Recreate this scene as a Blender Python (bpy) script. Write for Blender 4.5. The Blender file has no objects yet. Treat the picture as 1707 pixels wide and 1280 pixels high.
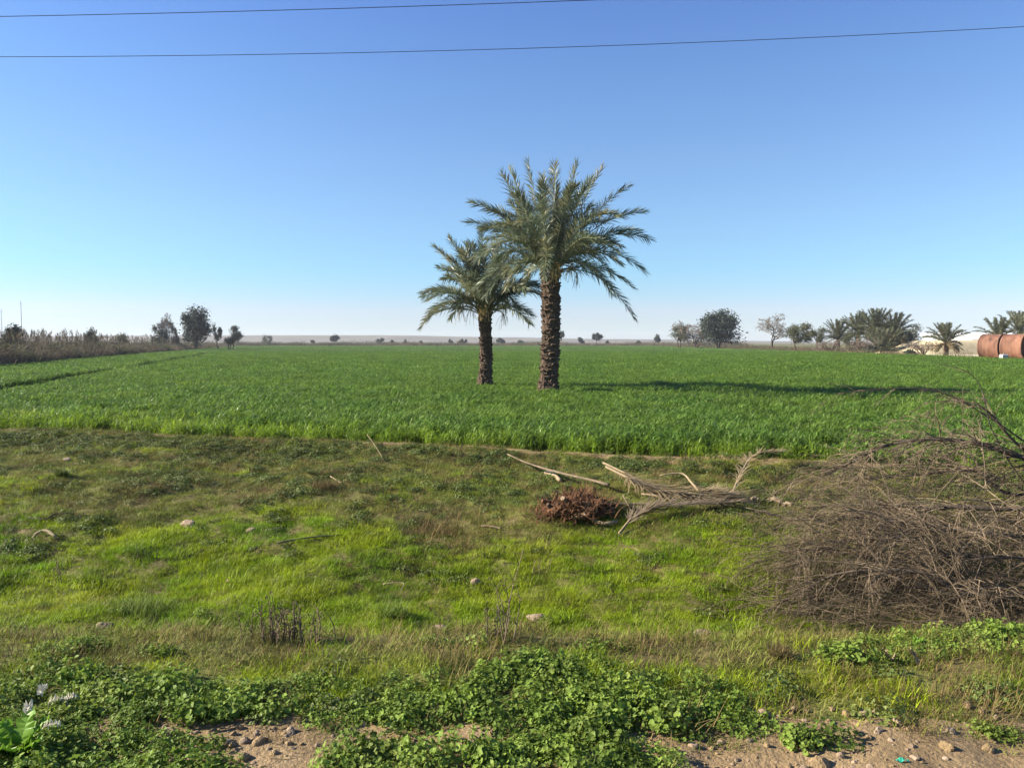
import bpy, math
import numpy as np
from mathutils import Vector

S = bpy.context.scene
COL = S.collection
R = math.radians
# ------------------------------------------------------------------ camera, sky, sun, exposure
FPX, W0, H0 = 1290.0, 1707.0, 1280.0          # focal length in photograph pixels
PITCH, CAM_Z = R(3.1), 2.0
cd = bpy.data.cameras.new('camera'); cam = bpy.data.objects.new('camera', cd); COL.objects.link(cam)
cd.sensor_width = 36; cd.lens = FPX / W0 * 36; cd.clip_start = 0.05; cd.clip_end = 20000
cam.location = (0, 0, CAM_Z); cam.rotation_euler = (math.pi / 2 - PITCH, 0, 0)
S.camera = cam
SUN_EL, SUN_AZ = R(27), R(-88)                # azimuth clockwise from +Y
wd = bpy.data.worlds.new('World'); S.world = wd; wd.use_nodes = True
sk = wd.node_tree.nodes.new('ShaderNodeTexSky'); sk.sky_type = 'NISHITA'; sk.sun_disc = False
sk.sun_elevation = SUN_EL; sk.sun_rotation = SUN_AZ; sk.altitude = 0
sk.air_density = 1.0; sk.dust_density = 0.0; sk.ozone_density = 3.0
# the sky pales and greys towards the dusty horizon: a tint by height above the horizon
_n, _l = wd.node_tree.nodes, wd.node_tree.links
_tc = _n.new('ShaderNodeTexCoord'); _sx = _n.new('ShaderNodeSeparateXYZ'); _rp = _n.new('ShaderNodeValToRGB'); _mx = _n.new('ShaderNodeMix')
_l.new(_tc.outputs['Generated'], _sx.inputs[0]); _l.new(_sx.outputs[2], _rp.inputs[0])
_st = [(0, (0.450, 0.559, 0.877)), (0.02, (0.509, 0.577, 0.826)), (0.039, (0.574, 0.595, 0.801)), (0.062, (0.535, 0.629, 0.798)), (0.092, (0.533, 0.675, 0.804)), (0.152, (0.628, 0.720, 0.828)), (0.223, (0.671, 0.742, 0.857)), (0.304, (0.646, 0.748, 0.904)), (0.4, (0.588, 0.694, 0.956))]
while len(_rp.color_ramp.elements) < len(_st): _rp.color_ramp.elements.new(.5)
for _e, (_p, _c) in zip(_rp.color_ramp.elements, _st): _e.position = _p; _e.color = (*_c, 1)
_mx.data_type = 'RGBA'; _mx.blend_type = 'MULTIPLY'; _mx.inputs[0].default_value = 1
_l.new(sk.outputs[0], _mx.inputs[6]); _l.new(_rp.outputs[0], _mx.inputs[7]); _l.new(_mx.outputs[2], _n['Background'].inputs[0])
_n['Background'].inputs[1].default_value = 0.073
sl = bpy.data.lights.new('sun', 'SUN'); sl.energy = 5.0; sl.angle = R(0.5); sl.color = (1, .90, .75)
so = bpy.data.objects.new('sun', sl); COL.objects.link(so)
sdir = Vector((math.sin(SUN_AZ) * math.cos(SUN_EL), math.cos(SUN_AZ) * math.cos(SUN_EL), math.sin(SUN_EL)))
so.rotation_euler = sdir.to_track_quat('Z', 'Y').to_euler(); so.location = (-40, 10, 30)
S.view_settings.view_transform = 'Standard'; S.view_settings.look = 'None'
S.view_settings.exposure = 1.55; S.view_settings.gamma = 1
S.cycles.use_denoising = True; S.cycles.denoising_input_passes = 'RGB_ALBEDO_NORMAL'; S.cycles.denoising_prefilter = 'ACCURATE'
S.cycles.max_bounces = 6; S.cycles.transmission_bounces = 4; S.cycles.diffuse_bounces = 4
S.cycles.volume_bounces = 0

# ------------------------------------------------------------------ helpers: tags and materials
def tag(o, label=None, cat=None, group=None, kind=None):
    for k, v in (('label', label), ('category', cat), ('group', group), ('kind', kind)):
        if v: o[k] = v
    return o

def empty(name, loc, label, cat, group=None, rz=0):
    o = bpy.data.objects.new(name, None); COL.objects.link(o)
    o.location = loc; o.rotation_euler = (0, 0, rz); o.empty_display_size = .2
    return tag(o, label, cat, group)

def nmat(name, stops, scale=1.0, detail=3.0, rough=.85, trans=0.0, rand=.25, v2=None, bump=0, bscale=30, spec=.3,
         coord='world', patch=None, metal=0, stretch=None):
    """procedural surface: noise -> colour ramp, a second noise and a per-copy random for value, optional patch colour"""
    m = bpy.data.materials.new(name); m.use_nodes = True
    nt = m.node_tree; N, L = nt.nodes, nt.links
    b = N['Principled BSDF']; out = N['Material Output']
    if coord == 'world':
        co = N.new('ShaderNodeNewGeometry').outputs['Position']
    else:
        co = N.new('ShaderNodeTexCoord').outputs['Object']
    if stretch:
        mp = N.new('ShaderNodeMapping'); mp.inputs['Scale'].default_value = stretch
        L.new(co, mp.inputs['Vector']); co = mp.outputs[0]
    def noise(s, d=detail):
        n = N.new('ShaderNodeTexNoise'); n.inputs['Scale'].default_value = s; n.inputs['Detail'].default_value = d
        n.inputs['Roughness'].default_value = .6; L.new(co, n.inputs['Vector']); return n.outputs['Fac']
    def ramp(fac, st):
        r = N.new('ShaderNodeValToRGB'); e = r.color_ramp.elements
        while len(e) < len(st): e.new(.5)
        for el, (p, c) in zip(e, st): el.position = p; el.color = (*c, 1)
        L.new(fac, r.inputs[0]); return r.outputs[0]
    c = ramp(noise(scale), stops)
    if patch:                                   # (scale, threshold, softness, colour)
        f = ramp(noise(patch[0], 4), [(patch[1], (0, 0, 0)), (patch[1] + patch[2], (1, 1, 1))])
        mx = N.new('ShaderNodeMix'); mx.data_type = 'RGBA'
        L.new(f, mx.inputs[0]); L.new(c, mx.inputs[6]); mx.inputs[7].default_value = (*patch[3], 1); c = mx.outputs[2]
    hs = N.new('ShaderNodeHueSaturation'); L.new(c, hs.inputs['Color'])
    oi = N.new('ShaderNodeObjectInfo')
    mr = N.new('ShaderNodeMapRange'); mr.inputs[3].default_value = 1 - rand; mr.inputs[4].default_value = 1 + rand
    L.new(oi.outputs['Random'], mr.inputs[0]); val = mr.outputs[0]
    if v2:
        m2 = N.new('ShaderNodeMapRange'); m2.inputs[1].default_value = .3; m2.inputs[2].default_value = .7
        m2.inputs[3].default_value = 1 - v2[1]; m2.inputs[4].default_value = 1 + v2[1]
        L.new(noise(v2[0]), m2.inputs[0])
        mu = N.new('ShaderNodeMath'); mu.operation = 'MULTIPLY'; L.new(val, mu.inputs[0]); L.new(m2.outputs[0], mu.inputs[1]); val = mu.outputs[0]
    L.new(val, hs.inputs['Value']); c = hs.outputs[0]
    L.new(c, b.inputs['Base Color']); b.inputs['Roughness'].default_value = rough
    b.inputs['Specular IOR Level'].default_value = spec; b.inputs['Metallic'].default_value = metal
    if bump:
        bp = N.new('ShaderNodeBump'); bp.inputs['Strength'].default_value = bump; bp.inputs['Distance'].default_value = .02
        L.new(noise(bscale, 5), bp.inputs['Height']); L.new(bp.outputs[0], b.inputs['Normal'])
    if trans:
        t = N.new('ShaderNodeBsdfTranslucent'); mx = N.new('ShaderNodeMixShader'); mx.inputs[0].default_value = trans
        L.new(c, t.inputs[0]); L.new(b.outputs[0], mx.inputs[1]); L.new(t.outputs[0], mx.inputs[2]); L.new(mx.outputs[0], out.inputs[0])
    return m

# ------------------------------------------------------------------ helpers: meshes
class MB:
    """collects vertices, quads and triangles; build() links them as one mesh object"""
    def __init__(s): s.v = []; s.q = []; s.t = []; s.n = 0; s.qm = []; s.tm = []
    def add(s, v, q=None, t=None, mi=0):
        v = np.asarray(v, float).reshape(-1, 3); s.v.append(v)
        if q is not None and len(q):
            q = np.asarray(q, int).reshape(-1, 4); s.q.append(q + s.n); s.qm.append(np.full(len(q), mi))
        if t is not None and len(t):
            t = np.asarray(t, int).reshape(-1, 3); s.t.append(t + s.n); s.tm.append(np.full(len(t), mi))
        s.n += len(v); return s
    def arrays(s):
        return (np.concatenate(s.v) if s.v else np.zeros((0, 3)),
                np.concatenate(s.q) if s.q else np.zeros((0, 4), int), np.concatenate(s.t) if s.t else np.zeros((0, 3), int))
    def mesh(s, name, mats, smooth=False):
        v, q, t = s.arrays()
        me = bpy.data.meshes.new(name)
        me.vertices.add(len(v)); me.vertices.foreach_set('co', v.ravel().astype(np.float32))
        lv = np.concatenate([q.ravel(), t.ravel()]).astype(np.int32)
        me.loops.add(len(lv)); me.loops.foreach_set('vertex_index', lv)
        n = len(q) + len(t); me.polygons.add(n)
        st = np.concatenate([np.arange(len(q)) * 4, len(q) * 4 + np.arange(len(t)) * 3]).astype(np.int32)
        me.polygons.foreach_set('loop_start', st)
        mi = np.concatenate(s.qm + s.tm) if n else np.zeros(0)
        me.polygons.foreach_set('material_index', mi.astype(np.int32))
        me.polygons.foreach_set('use_smooth', np.full(n, smooth))
        for m in (mats if isinstance(mats, (list, tuple)) else [mats]): me.materials.append(m)
        me.update(calc_edges=True); me.validate(); return me
    def build(s, name, mats, parent=None, smooth=False):
        o = bpy.data.objects.new(name, s.mesh(name, mats, smooth)); COL.objects.link(o)
        if parent: o.parent = parent
        return o

def unit(a): return a / np.maximum(np.linalg.norm(a, axis=-1, keepdims=True), 1e-9)

def tube(mb, pts, rad, k=6, mi=0, cap=False):
    p = np.asarray(pts, float); n = len(p); r = np.broadcast_to(np.asarray(rad, float), (n,))
    d = unit(np.gradient(p, axis=0))
    ref = np.array([0, 0, 1.]) if abs(d[:, 2]).mean() < .8 else np.array([1., 0, 0])
    u = unit(np.cross(d, ref)); w = np.cross(d, u)
    a = np.arange(k) * 2 * math.pi / k
    v = p[:, None] + r[:, None, None] * (np.cos(a)[None, :, None] * u[:, None] + np.sin(a)[None, :, None] * w[:, None])
    i = np.arange(n - 1)[:, None] * k; j = np.arange(k)[None]; j2 = (j + 1) % k
    q = np.stack([i + j, i + j2, i + k + j2, i + k + j], -1).reshape(-1, 4)
    t = None
    if cap:
        t = [(0, b + 1, b) for b in range(1, k - 1)] + [((n - 1) * k, (n - 1) * k + b, (n - 1) * k + b + 1) for b in range(1, k - 1)]
    mb.add(v, q, t, mi)

def bez(p0, p1, p2, n):
    t = np.linspace(0, 1, n)[:, None]
    return (1 - t) ** 2 * np.asarray(p0, float) + 2 * t * (1 - t) * np.asarray(p1, float) + t * t * np.asarray(p2, float)

def smooth_line(pts, n):
    """Catmull-Rom through the points"""
    p = np.asarray(pts, float); p = np.concatenate([2 * p[:1] - p[1:2], p, 2 * p[-1:] - p[-2:-1]])
    out = []; m = len(p) - 3
    for s in np.linspace(0, m - 1e-6, n):
        i = int(s); t = s - i; a, b, c, d = p[i:i + 4]
        out.append(.5 * (2 * b + (c - a) * t + (2 * a - 5 * b + 4 * c - d) * t * t + (3 * b - a - 3 * c + d) * t ** 3))
    return np.array(out)

def blades(mb, base, az, length, width, lean, bend, nseg=3, mi=0, w0=.7, taper=1.6):
    """ribbon blades: base (N,3), azimuth, length, width, lean from the vertical, bend over the length"""
    N = len(base); P = np.zeros((N, nseg + 1, 3)); P[:, 0] = base
    dx, dy = np.cos(az), np.sin(az)
    for i in range(nseg):
        ph = lean + bend * (i + .5) / nseg; h = np.sin(ph) * length / nseg
        P[:, i + 1, 0] = P[:, i, 0] + dx * h; P[:, i + 1, 1] = P[:, i, 1] + dy * h
        P[:, i + 1, 2] = P[:, i, 2] + np.cos(ph) * length / nseg
    s = np.linspace(0, 1, nseg + 1)
    w = width[:, None] * np.minimum(w0 + (1 - w0) * s * 3, 1)[None] * (1 - s ** taper)[None] * .5 + 1e-4
    sd = np.stack([-dy, dx, np.zeros(N)], -1)[:, None]
    V = np.stack([P - sd * w[..., None], P + sd * w[..., None]], 2)
    b = (np.arange(N) * (nseg + 1) * 2)[:, None]; i = np.arange(nseg)[None] * 2
    q = np.stack([b + i, b + i + 1, b + i + 3, b + i + 2], -1).reshape(-1, 4)
    mb.add(V, q, None, mi)

def discs(mb, cen, nrm, rad, rng, lobes=5, k=10, cup=.18, mi=0, ruf=.12):
    """round lobed leaves: fan with a cupped, ruffled rim"""
    N = len(cen); nrm = unit(nrm)
    ref = unit(rng.normal(size=(N, 3))); u = unit(np.cross(nrm, ref)); w = np.cross(nrm, u)
    a = np.arange(k) * 2 * math.pi / k
    rr = rad[:, None] * (1 - .16 * (.5 + .5 * np.cos(lobes * a))[None]) * (1 + rng.normal(size=(N, k)) * .07)
    rr[:, 0] *= .45                                                     # the notch at the stalk
    zz = rad[:, None] * (cup + ruf * rng.normal(size=(N, k)))
    rim = cen[:, None] + u[:, None] * (rr * np.cos(a))[..., None] + w[:, None] * (rr * np.sin(a))[..., None] + nrm[:, None] * zz[..., None]
    V = np.concatenate([cen[:, None], rim], 1)
    b = (np.arange(N) * (k + 1))[:, None]; j = np.arange(k)[None]
    t = np.stack([np.broadcast_to(b, (N, k)), b + 1 + j, b + 1 + (j + 1) % k], -1).reshape(-1, 3)
    mb.add(V, None, t, mi)

def leafquads(mb, cen, size, rng, nrm=None, aspect=.55, mi=0):
    N = len(cen)
    n = unit(rng.normal(size=(N, 3))) if nrm is None else unit(nrm + .6 * rng.normal(size=(N, 3)))
    u = unit(np.cross(n, rng.normal(size=(N, 3)))); w = np.cross(n, u)
    s = np.broadcast_to(np.asarray(size, float), (N,))[:, None] * .5
    V = np.stack([cen - u * s, cen - w * s * aspect + n * s * .15, cen + u * s, cen + w * s * aspect + n * s * .15], 1)
    mb.add(V, np.arange(N * 4).reshape(N, 4), None, mi)

def rock(mb, size, rng, flat=.6, mi=0, n=3):
    """an irregular stone: a subdivided sphere cut by random planes"""
    k, h = 16, 10
    th = np.linspace(0, 2 * math.pi, k, endpoint=False); ph = np.linspace(.12, math.pi - .12, h)
    d = np.stack([np.sin(ph)[:, None] * np.cos(th), np.sin(ph)[:, None] * np.sin(th), np.repeat(np.cos(ph)[:, None], k, 1)], -1).reshape(-1, 3)
    d = np.concatenate([d, [[0, 0, 1.], [0, 0, -1.]]])
    r = np.ones(len(d))
    for _ in range(9):
        pn = unit(rng.normal(size=3)); c = rng.uniform(.62, .95); x = d @ pn
        r = np.where(x > .05, np.minimum(r, c / np.maximum(x, .05)), r)
    r *= 1 + .03 * rng.normal(size=len(d))
    v = d * r[:, None] * np.array([1, rng.uniform(.6, .9), flat]) * size
    i = np.arange(h - 1)[:, None] * k; j = np.arange(k)[None]; j2 = (j + 1) % k
    q = np.stack([i + j, i + k + j, i + k + j2, i + j2], -1).reshape(-1, 4)
    t = [(h * k, b, (b + 1) % k) for b in range(k)] + [(h * k + 1, (h - 1) * k + (b + 1) % k, (h - 1) * k + b) for b in range(k)]
    mb.add(v, q, t, mi)

def scatter(name, protos, pts, rz, scl, idx, mats, label, tilt=None):
    """ONE stuff object: the clumps are its own mesh, geometry nodes repeat them on its own points"""
    mb = MB(); pid = []
    for k, p in enumerate(protos):
        n0 = mb.n; v, q, t = p.arrays(); 
        if len(q): mb.q.append(q + mb.n); mb.qm += p.qm
        if len(t): mb.t.append(t + mb.n); mb.tm += p.tm
        mb.v.append(v); mb.n += len(v); pid.append(np.full(len(v), k))
    pts = np.asarray(pts, float); n0 = mb.n; mb.v.append(pts); mb.n += len(pts); pid.append(np.full(len(pts), -1))
    me = mb.mesh(name, mats)
    def attr(nm, ty, data, key):
        a = me.attributes.new(nm, ty, 'POINT'); a.data.foreach_set(key, data)
    attr('pid', 'INT', np.concatenate(pid).astype(np.int32), 'value')
    rot = np.zeros((mb.n, 3), np.float32); rot[n0:, 2] = rz
    if tilt is not None: rot[n0:, :2] = tilt
    attr('rot', 'FLOAT_VECTOR', rot.ravel(), 'vector')
    sc = np.ones(mb.n, np.float32); sc[n0:] = scl; attr('scl', 'FLOAT', sc, 'value')
    ix = np.zeros(mb.n, np.int32); ix[n0:] = idx; attr('idx', 'INT', ix, 'value')
    o = bpy.data.objects.new(name, me); COL.objects.link(o); tag(o, label, name.replace('_', ' '), None, 'stuff')
    g = bpy.data.node_groups.new(name + '_spread', 'GeometryNodeTree')
    g.interface.new_socket('Geometry', in_out='INPUT', socket_type='NodeSocketGeometry')
    g.interface.new_socket('Geometry', in_out='OUTPUT', socket_type='NodeSocketGeometry')
    N, L = g.nodes, g.links
    gi = N.new('NodeGroupInput'); go = N.new('NodeGroupOutput'); join = N.new('GeometryNodeJoinGeometry')
    def named(nm, ty):
        a = N.new('GeometryNodeInputNamedAttribute'); a.data_type = ty; a.inputs[0].default_value = nm; return a.outputs[0]
    def eq(sock, val):
        c = N.new('FunctionNodeCompare'); c.data_type = 'INT'; c.operation = 'EQUAL'
        L.new(sock, c.inputs[2]); c.inputs[3].default_value = val; return c.outputs[0]
    P, RO, SC, IX = named('pid', 'INT'), named('rot', 'FLOAT_VECTOR'), named('scl', 'FLOAT'), named('idx', 'INT')
    def sep(val):
        s = N.new('GeometryNodeSeparateGeometry'); s.domain = 'POINT'
        L.new(gi.outputs[0], s.inputs[0]); L.new(eq(P, val), s.inputs[1]); return s.outputs[0]
    base = sep(-1)
    for k in range(len(protos)):
        ip = N.new('GeometryNodeInstanceOnPoints')
        L.new(base, ip.inputs['Points']); L.new(sep(k), ip.inputs['Instance']); L.new(eq(IX, k), ip.inputs['Selection'])
        L.new(RO, ip.inputs['Rotation']); L.new(SC, ip.inputs['Scale']); L.new(ip.outputs[0], join.inputs[0])
    L.new(join.outputs[0], go.inputs[0])
    md = o.modifiers.new('spread', 'NODES'); md.node_group = g
    return o

# ------------------------------------------------------------------ the lie of the land
def vn(x, y, s, seed):
    """smooth value noise in -1..1, feature size s"""
    r = np.random.default_rng(seed); out = 0; tot = 0
    for o in range(4):
        a = r.uniform(0, 6.28, 3); f = 2 ** o / s * 2.2; w = .6 ** o
        for k in range(3):
            out = out + w * np.sin(f * (np.cos(a[k]) * x + np.sin(a[k]) * y) + r.uniform(0, 6.28) + 1.3 * np.sin(f * .7 * (np.sin(a[k]) * x - np.cos(a[k]) * y) + r.uniform(0, 6.28)))
        tot += w * 1.8
    return out / tot

def crop_edge(x): return np.clip(13.5 - .30 * np.asarray(x, float), 8.2, 30) + .22 * vn(np.asarray(x, float), 0 * np.asarray(x, float), 3.0, 5)
Y0 = 4.55
def tval(x, y): return (y - Y0 - .12 * vn(x, 0 * x, 2.0, 8)) / (crop_edge(x) - Y0)
_t = np.linspace(-1, 2, 1501)
_z = np.interp(_t, [-1, -.02, .02, .07, .15, .3, .42, .6, .85, .95, .985, 1.01, 1.04, 2], [.25, .25, .2, -.16, -.50, -.56, -.30, -.1, -.02, .11, .16, .07, 0, 0])
_k = np.ones(21) / 21; _z = np.convolve(np.pad(_z, 10, mode='edge'), _k, 'valid')
def hz(x, y):
    x = np.asarray(x, float); y = np.asarray(y, float)
    t = tval(x, y); z = np.interp(t, _t, _z)
    mid = np.clip(np.minimum(t * 8, (1.02 - t) * 10), 0, 1)
    near = np.clip(1.5 - np.abs(t - .5), 0, 1)
    z = z + mid * (.085 * vn(x, y, 1.6, 1) + .045 * vn(x, y, .5, 2)) + near * .012 * vn(x, y, .35, 3)
    z = z + np.clip((4.6 - y) * 2, 0, 1) * (.018 * vn(x, y, .5, 4) + .007 * vn(x, y, .13, 6))
    return z

_hx, _hy = np.arange(-16, 16.01, .05), np.arange(2, 20, .05)
_HG = hz(*np.meshgrid(_hx, _hy))
def hq(x, y):
    if -15.9 < x < 15.9 and 2 < y < 19.9: return float(_HG[int((y - 2) * 20 + .5), int((x + 16) * 20 + .5)])
    return float(hz(x, y))
SP, CP = math.sin(PITCH), math.cos(PITCH)
def ray(px, py):
    a, b = (px - W0 / 2) / FPX, -(py - H0 / 2) / FPX
    return np.array([a, CP + b * SP, -SP + b * CP])
def at(px, py, Y):                       # the point of the line of sight at distance Y ahead
    d = ray(px, py); return np.array([0, 0, CAM_Z]) + d * (Y / d[1])
def gp(px, py, lift=0.0):                # where it meets the ground
    d = ray(px, py)
    for Y in np.concatenate([np.arange(2.5, 20, .02), np.geomspace(20, 600, 1500)]):
        p = np.array([0, 0, CAM_Z]) + d * (Y / d[1])
        if p[2] <= hq(p[0], p[1]): break
    p[2] = float(hz(p[0], p[1])) + lift; return p

rng = np.random.default_rng(11)
def view_pts(density, y0, y1, rg, slope=.70, pad=2.2):
    """random points over the strip of ground in view, with a margin on both sides"""
    hw = slope * y1 + pad; n = int(density * 2 * hw * (y1 - y0))
    x = rg.uniform(-hw, hw, n); y = rg.uniform(y0, y1, n); k = np.abs(x) < slope * y + pad
    return x[k], y[k]

# ------------------------------------------------------------------ materials
M = {}
M['soil'] = nmat('bank soil', [(0.3, (0.086, 0.068, 0.024)), (0.5, (0.115, 0.090, 0.031)), (0.7, (0.172, 0.127, 0.049))], 1.8, 6, rand=0, v2=(9, .3), bump=.7, bscale=25,
                 patch=(.9, .42, .15, (.105, .115, .018)))
M['dirt'] = nmat('dry dirt', [(0.3, (0.161, 0.110, 0.053)), (0.55, (0.220, 0.153, 0.076)), (0.75, (0.270, 0.195, 0.105))], 3, 8, rand=0, v2=(22, .22), bump=.9, bscale=40)
M['sand'] = nmat('sandy earth', [(0.3, (0.431, 0.356, 0.205)), (0.7, (0.567, 0.488, 0.311))], .25, 5, rand=0, v2=(1.2, .15), bump=.5, bscale=2)
M['hill'] = nmat('desert rock', [(0.3, (0.107, 0.098, 0.073)), (0.5, (0.147, 0.134, 0.105)), (0.7, (0.078, 0.072, 0.058))], .03, 6, rand=0, v2=(.12, .2), stretch=(.25, 1, 3))
M['crop'] = nmat('crop leaf', [(0.3, (0.072, 0.151, 0.020)), (0.5, (0.100, 0.186, 0.022)), (0.7, (0.137, 0.215, 0.026))], .35, 3, rough=.6, trans=.42, rand=.28, v2=(5, .2), spec=.25)
M['crop_glint'] = nmat('crop leaf with painted glint', [(0.3, (0.127, 0.209, 0.040)), (0.7, (0.196, 0.275, 0.060))], .6, 3, rough=.45, trans=.4, rand=.3, spec=.4)  # paler colour on scattered leaves paints the glints of the canopy
M['crop_far'] = nmat('crop canopy', [(0.3, (0.082, 0.162, 0.031)), (0.7, (0.117, 0.200, 0.037))], .05, 4, rough=.7, trans=.3, rand=.15, v2=(.3, .12), spec=.3)
M['crop_pale'] = nmat('young crop leaf painted sunlit', [(0.3, (0.133, 0.232, 0.016)), (0.6, (0.194, 0.283, 0.020)), (0.8, (0.266, 0.297, 0.040))], .8, 3, rough=.5, trans=.5, rand=.25, spec=.4)  # yellow-green young leaf, brightened to paint sunlight on the field's front edge
M['grass'] = nmat('fresh grass', [(0.28, (0.098, 0.206, 0.005)), (0.42, (0.179, 0.281, 0.005)), (0.58, (0.259, 0.331, 0.007)), (0.78, (0.322, 0.331, 0.021))], .9, 4, rough=.55, trans=.4, rand=.3, v2=(3.2, .25))
M['dull'] = nmat('dull grass', [(0.3, (0.111, 0.156, 0.018)), (0.5, (0.164, 0.193, 0.024)), (0.7, (0.217, 0.216, 0.042))], .8, 4, rough=.7, trans=.25, rand=.3, v2=(3, .25))
M['thatch'] = nmat('dry thatch', [(0.3, (0.116, 0.082, 0.029)), (0.55, (0.176, 0.128, 0.050)), (0.8, (0.264, 0.200, 0.084))], 1.6, 4, rough=.9, trans=.15, rand=.3, v2=(4, .25))
M['mallow'] = nmat('mallow leaf', [(0.3, (0.106, 0.170, 0.022)), (0.55, (0.156, 0.225, 0.034)), (0.8, (0.239, 0.277, 0.065))], 2.2, 3, rough=.6, trans=.35, rand=.25, v2=(14, .3), spec=.2)
M['weed'] = nmat('creeping weed leaf', [(0.3, (0.071, 0.104, 0.020)), (0.55, (0.099, 0.132, 0.025)), (0.8, (0.136, 0.148, 0.037))], 1.4, 3, rough=.6, trans=.25, rand=.3, v2=(6, .25))
M['stone'] = nmat('field stone', [(0.3, (0.187, 0.132, 0.083)), (0.6, (0.264, 0.196, 0.132)), (0.8, (0.357, 0.289, 0.212))], 9, 5, rough=.9, rand=.2, bump=.5, bscale=60)
M['twig'] = nmat('dead twig', [(0.3, (0.095, 0.070, 0.042)), (0.6, (0.155, 0.116, 0.073)), (0.8, (0.243, 0.189, 0.126))], 3, 3, rough=.85, rand=.15, v2=(12, .25))
M['bark'] = nmat('grey bark', [(0.3, (0.043, 0.032, 0.023)), (0.6, (0.074, 0.057, 0.042)), (0.8, (0.121, 0.097, 0.074))], 6, 5, rough=.9, rand=.1, v2=(25, .3), bump=.6, bscale=50)
M['straw'] = nmat('dry palm straw', [(.3, (.17, .125, .065)), (.6, (.27, .21, .115)), (.8, (.38, .31, .18))], 4, 4, rough=.8, trans=.15, rand=.15, v2=(18, .25))
M['cut'] = nmat('cut palm stalk', [(0.3, (0.192, 0.140, 0.080)), (0.7, (0.288, 0.220, 0.132))], 8, 4, rough=.8, rand=.1, v2=(30, .15))
M['fibre'] = nmat('brown palm fibre', [(0.3, (0.072, 0.032, 0.014)), (0.55, (0.157, 0.073, 0.031)), (0.8, (0.293, 0.161, 0.081))], 7, 5, rough=.95, rand=.1, v2=(25, .35), bump=.8, bscale=60)
M['frond'] = nmat('palm leaflet', [(0.3, (0.098, 0.127, 0.075)), (0.52, (0.150, 0.176, 0.099)), (0.72, (0.325, 0.280, 0.138))], 1.1, 4, rough=.42, trans=.3, rand=.18, v2=(2.5, .25), spec=.5)
M['frond_far'] = nmat('far palm leaflet', [(0.3, (0.069, 0.082, 0.046)), (0.55, (0.100, 0.110, 0.060)), (0.78, (0.188, 0.156, 0.086))], .5, 4, rough=.7, trans=.2, rand=.15, v2=(1.1, .3))
M['rachis'] = nmat('palm rib', [(.3, (.16, .17, .08)), (.7, (.27, .25, .13))], 2, 3, rough=.6, rand=.1)
M['olddates'] = nmat('old date stalk', [(0.3, (0.252, 0.180, 0.060)), (0.7, (0.330, 0.252, 0.102))], 6, 3, rough=.7, rand=.1)
M['boot'] = nmat('palm boot', [(0.3, (0.048, 0.031, 0.021)), (0.55, (0.092, 0.062, 0.040)), (0.8, (0.171, 0.125, 0.081))], 5, 5, rough=.92, rand=.1, v2=(22, .35), bump=.8, bscale=35)
M['evergreen'] = nmat('evergreen leaf', [(.3, (.022, .036, .026)), (.6, (.040, .056, .036)), (.8, (.07, .082, .05))], .5, 3, rough=.6, trans=.12, rand=.1, v2=(1.5, .3))
M['acacia'] = nmat('pale tree leaf', [(.3, (.085, .105, .06)), (.7, (.14, .155, .09))], .4, 3, rough=.7, trans=.2, rand=.1, v2=(1.2, .25))
M['olive'] = nmat('olive green leaf', [(.3, (.05, .060, .028)), (.7, (.10, .105, .05))], .4, 3, rough=.7, trans=.2, rand=.1, v2=(1.2, .25))
M['brush'] = nmat('leafless brush twig', [(.3, (.13, .10, .075)), (.7, (.22, .175, .135))], .4, 3, rough=.9, rand=.1, v2=(1.2, .25))
M['reed'] = nmat('dry reed', [(.3, (.10, .078, .048)), (.55, (.165, .13, .085)), (.8, (.25, .205, .14))], .12, 4, rough=.9, trans=.15, rand=.35, v2=(.8, .25),
                 patch=(.10, .52, .1, (.10, .105, .055)))
M['scrub'] = nmat('dry scrub', [(.3, (.10, .078, .042)), (.6, (.15, .115, .068)), (.8, (.075, .078, .035))], .05, 4, rough=.9, rand=.35)
M['rust'] = nmat('rusty steel', [(0.3, (0.131, 0.058, 0.035)), (0.55, (0.176, 0.084, 0.051)), (0.8, (0.230, 0.123, 0.083))], 1.2, 6, rough=.85, rand=.08, v2=(4, .2), bump=.3, bscale=12, stretch=(1, 1, .22), patch=(1.6, .52, .12, (.085, .045, .032)))
M['dark_rust'] = nmat('dark rusty steel', [(.3, (.06, .035, .025)), (.7, (.11, .065, .045))], 2, 4, rough=.8, rand=.05)
M['white'] = nmat('white painted sheet', [(.3, (.74, .73, .70)), (.7, (.82, .81, .79))], .6, 3, rough=.6, rand=.02)
M['greywall'] = nmat('grey concrete', [(.3, (.30, .29, .27)), (.7, (.42, .41, .38))], 1.5, 4, rough=.9, rand=.05)
M['wire'] = nmat('dark cable', [(.3, (.02, .022, .03)), (.7, (.03, .032, .04))], 2, 2, rough=.6, rand=0)
M['steel'] = nmat('galvanised steel', [(.3, (.25, .26, .28)), (.7, (.34, .35, .37))], 2, 2, rough=.6, rand=0)
M['thistle'] = nmat('thistle leaf', [(0.3, (0.102, 0.229, 0.014)), (0.7, (0.184, 0.317, 0.028))], 9, 3, rough=.45, trans=.35, rand=.1, v2=(30, .15))
M['silver'] = nmat('glare white leaf', [(0.3, (0.469, 0.444, 0.340)), (0.7, (0.594, 0.566, 0.462))], 12, 3, rough=.7, trans=.2, rand=.1)  # white blotches and glare painted into one leaf colour
M['teal'] = nmat('teal plastic', [(.3, (.02, .26, .17)), (.7, (.03, .34, .22))], 8, 2, rough=.4, rand=0, trans=.2)

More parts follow.
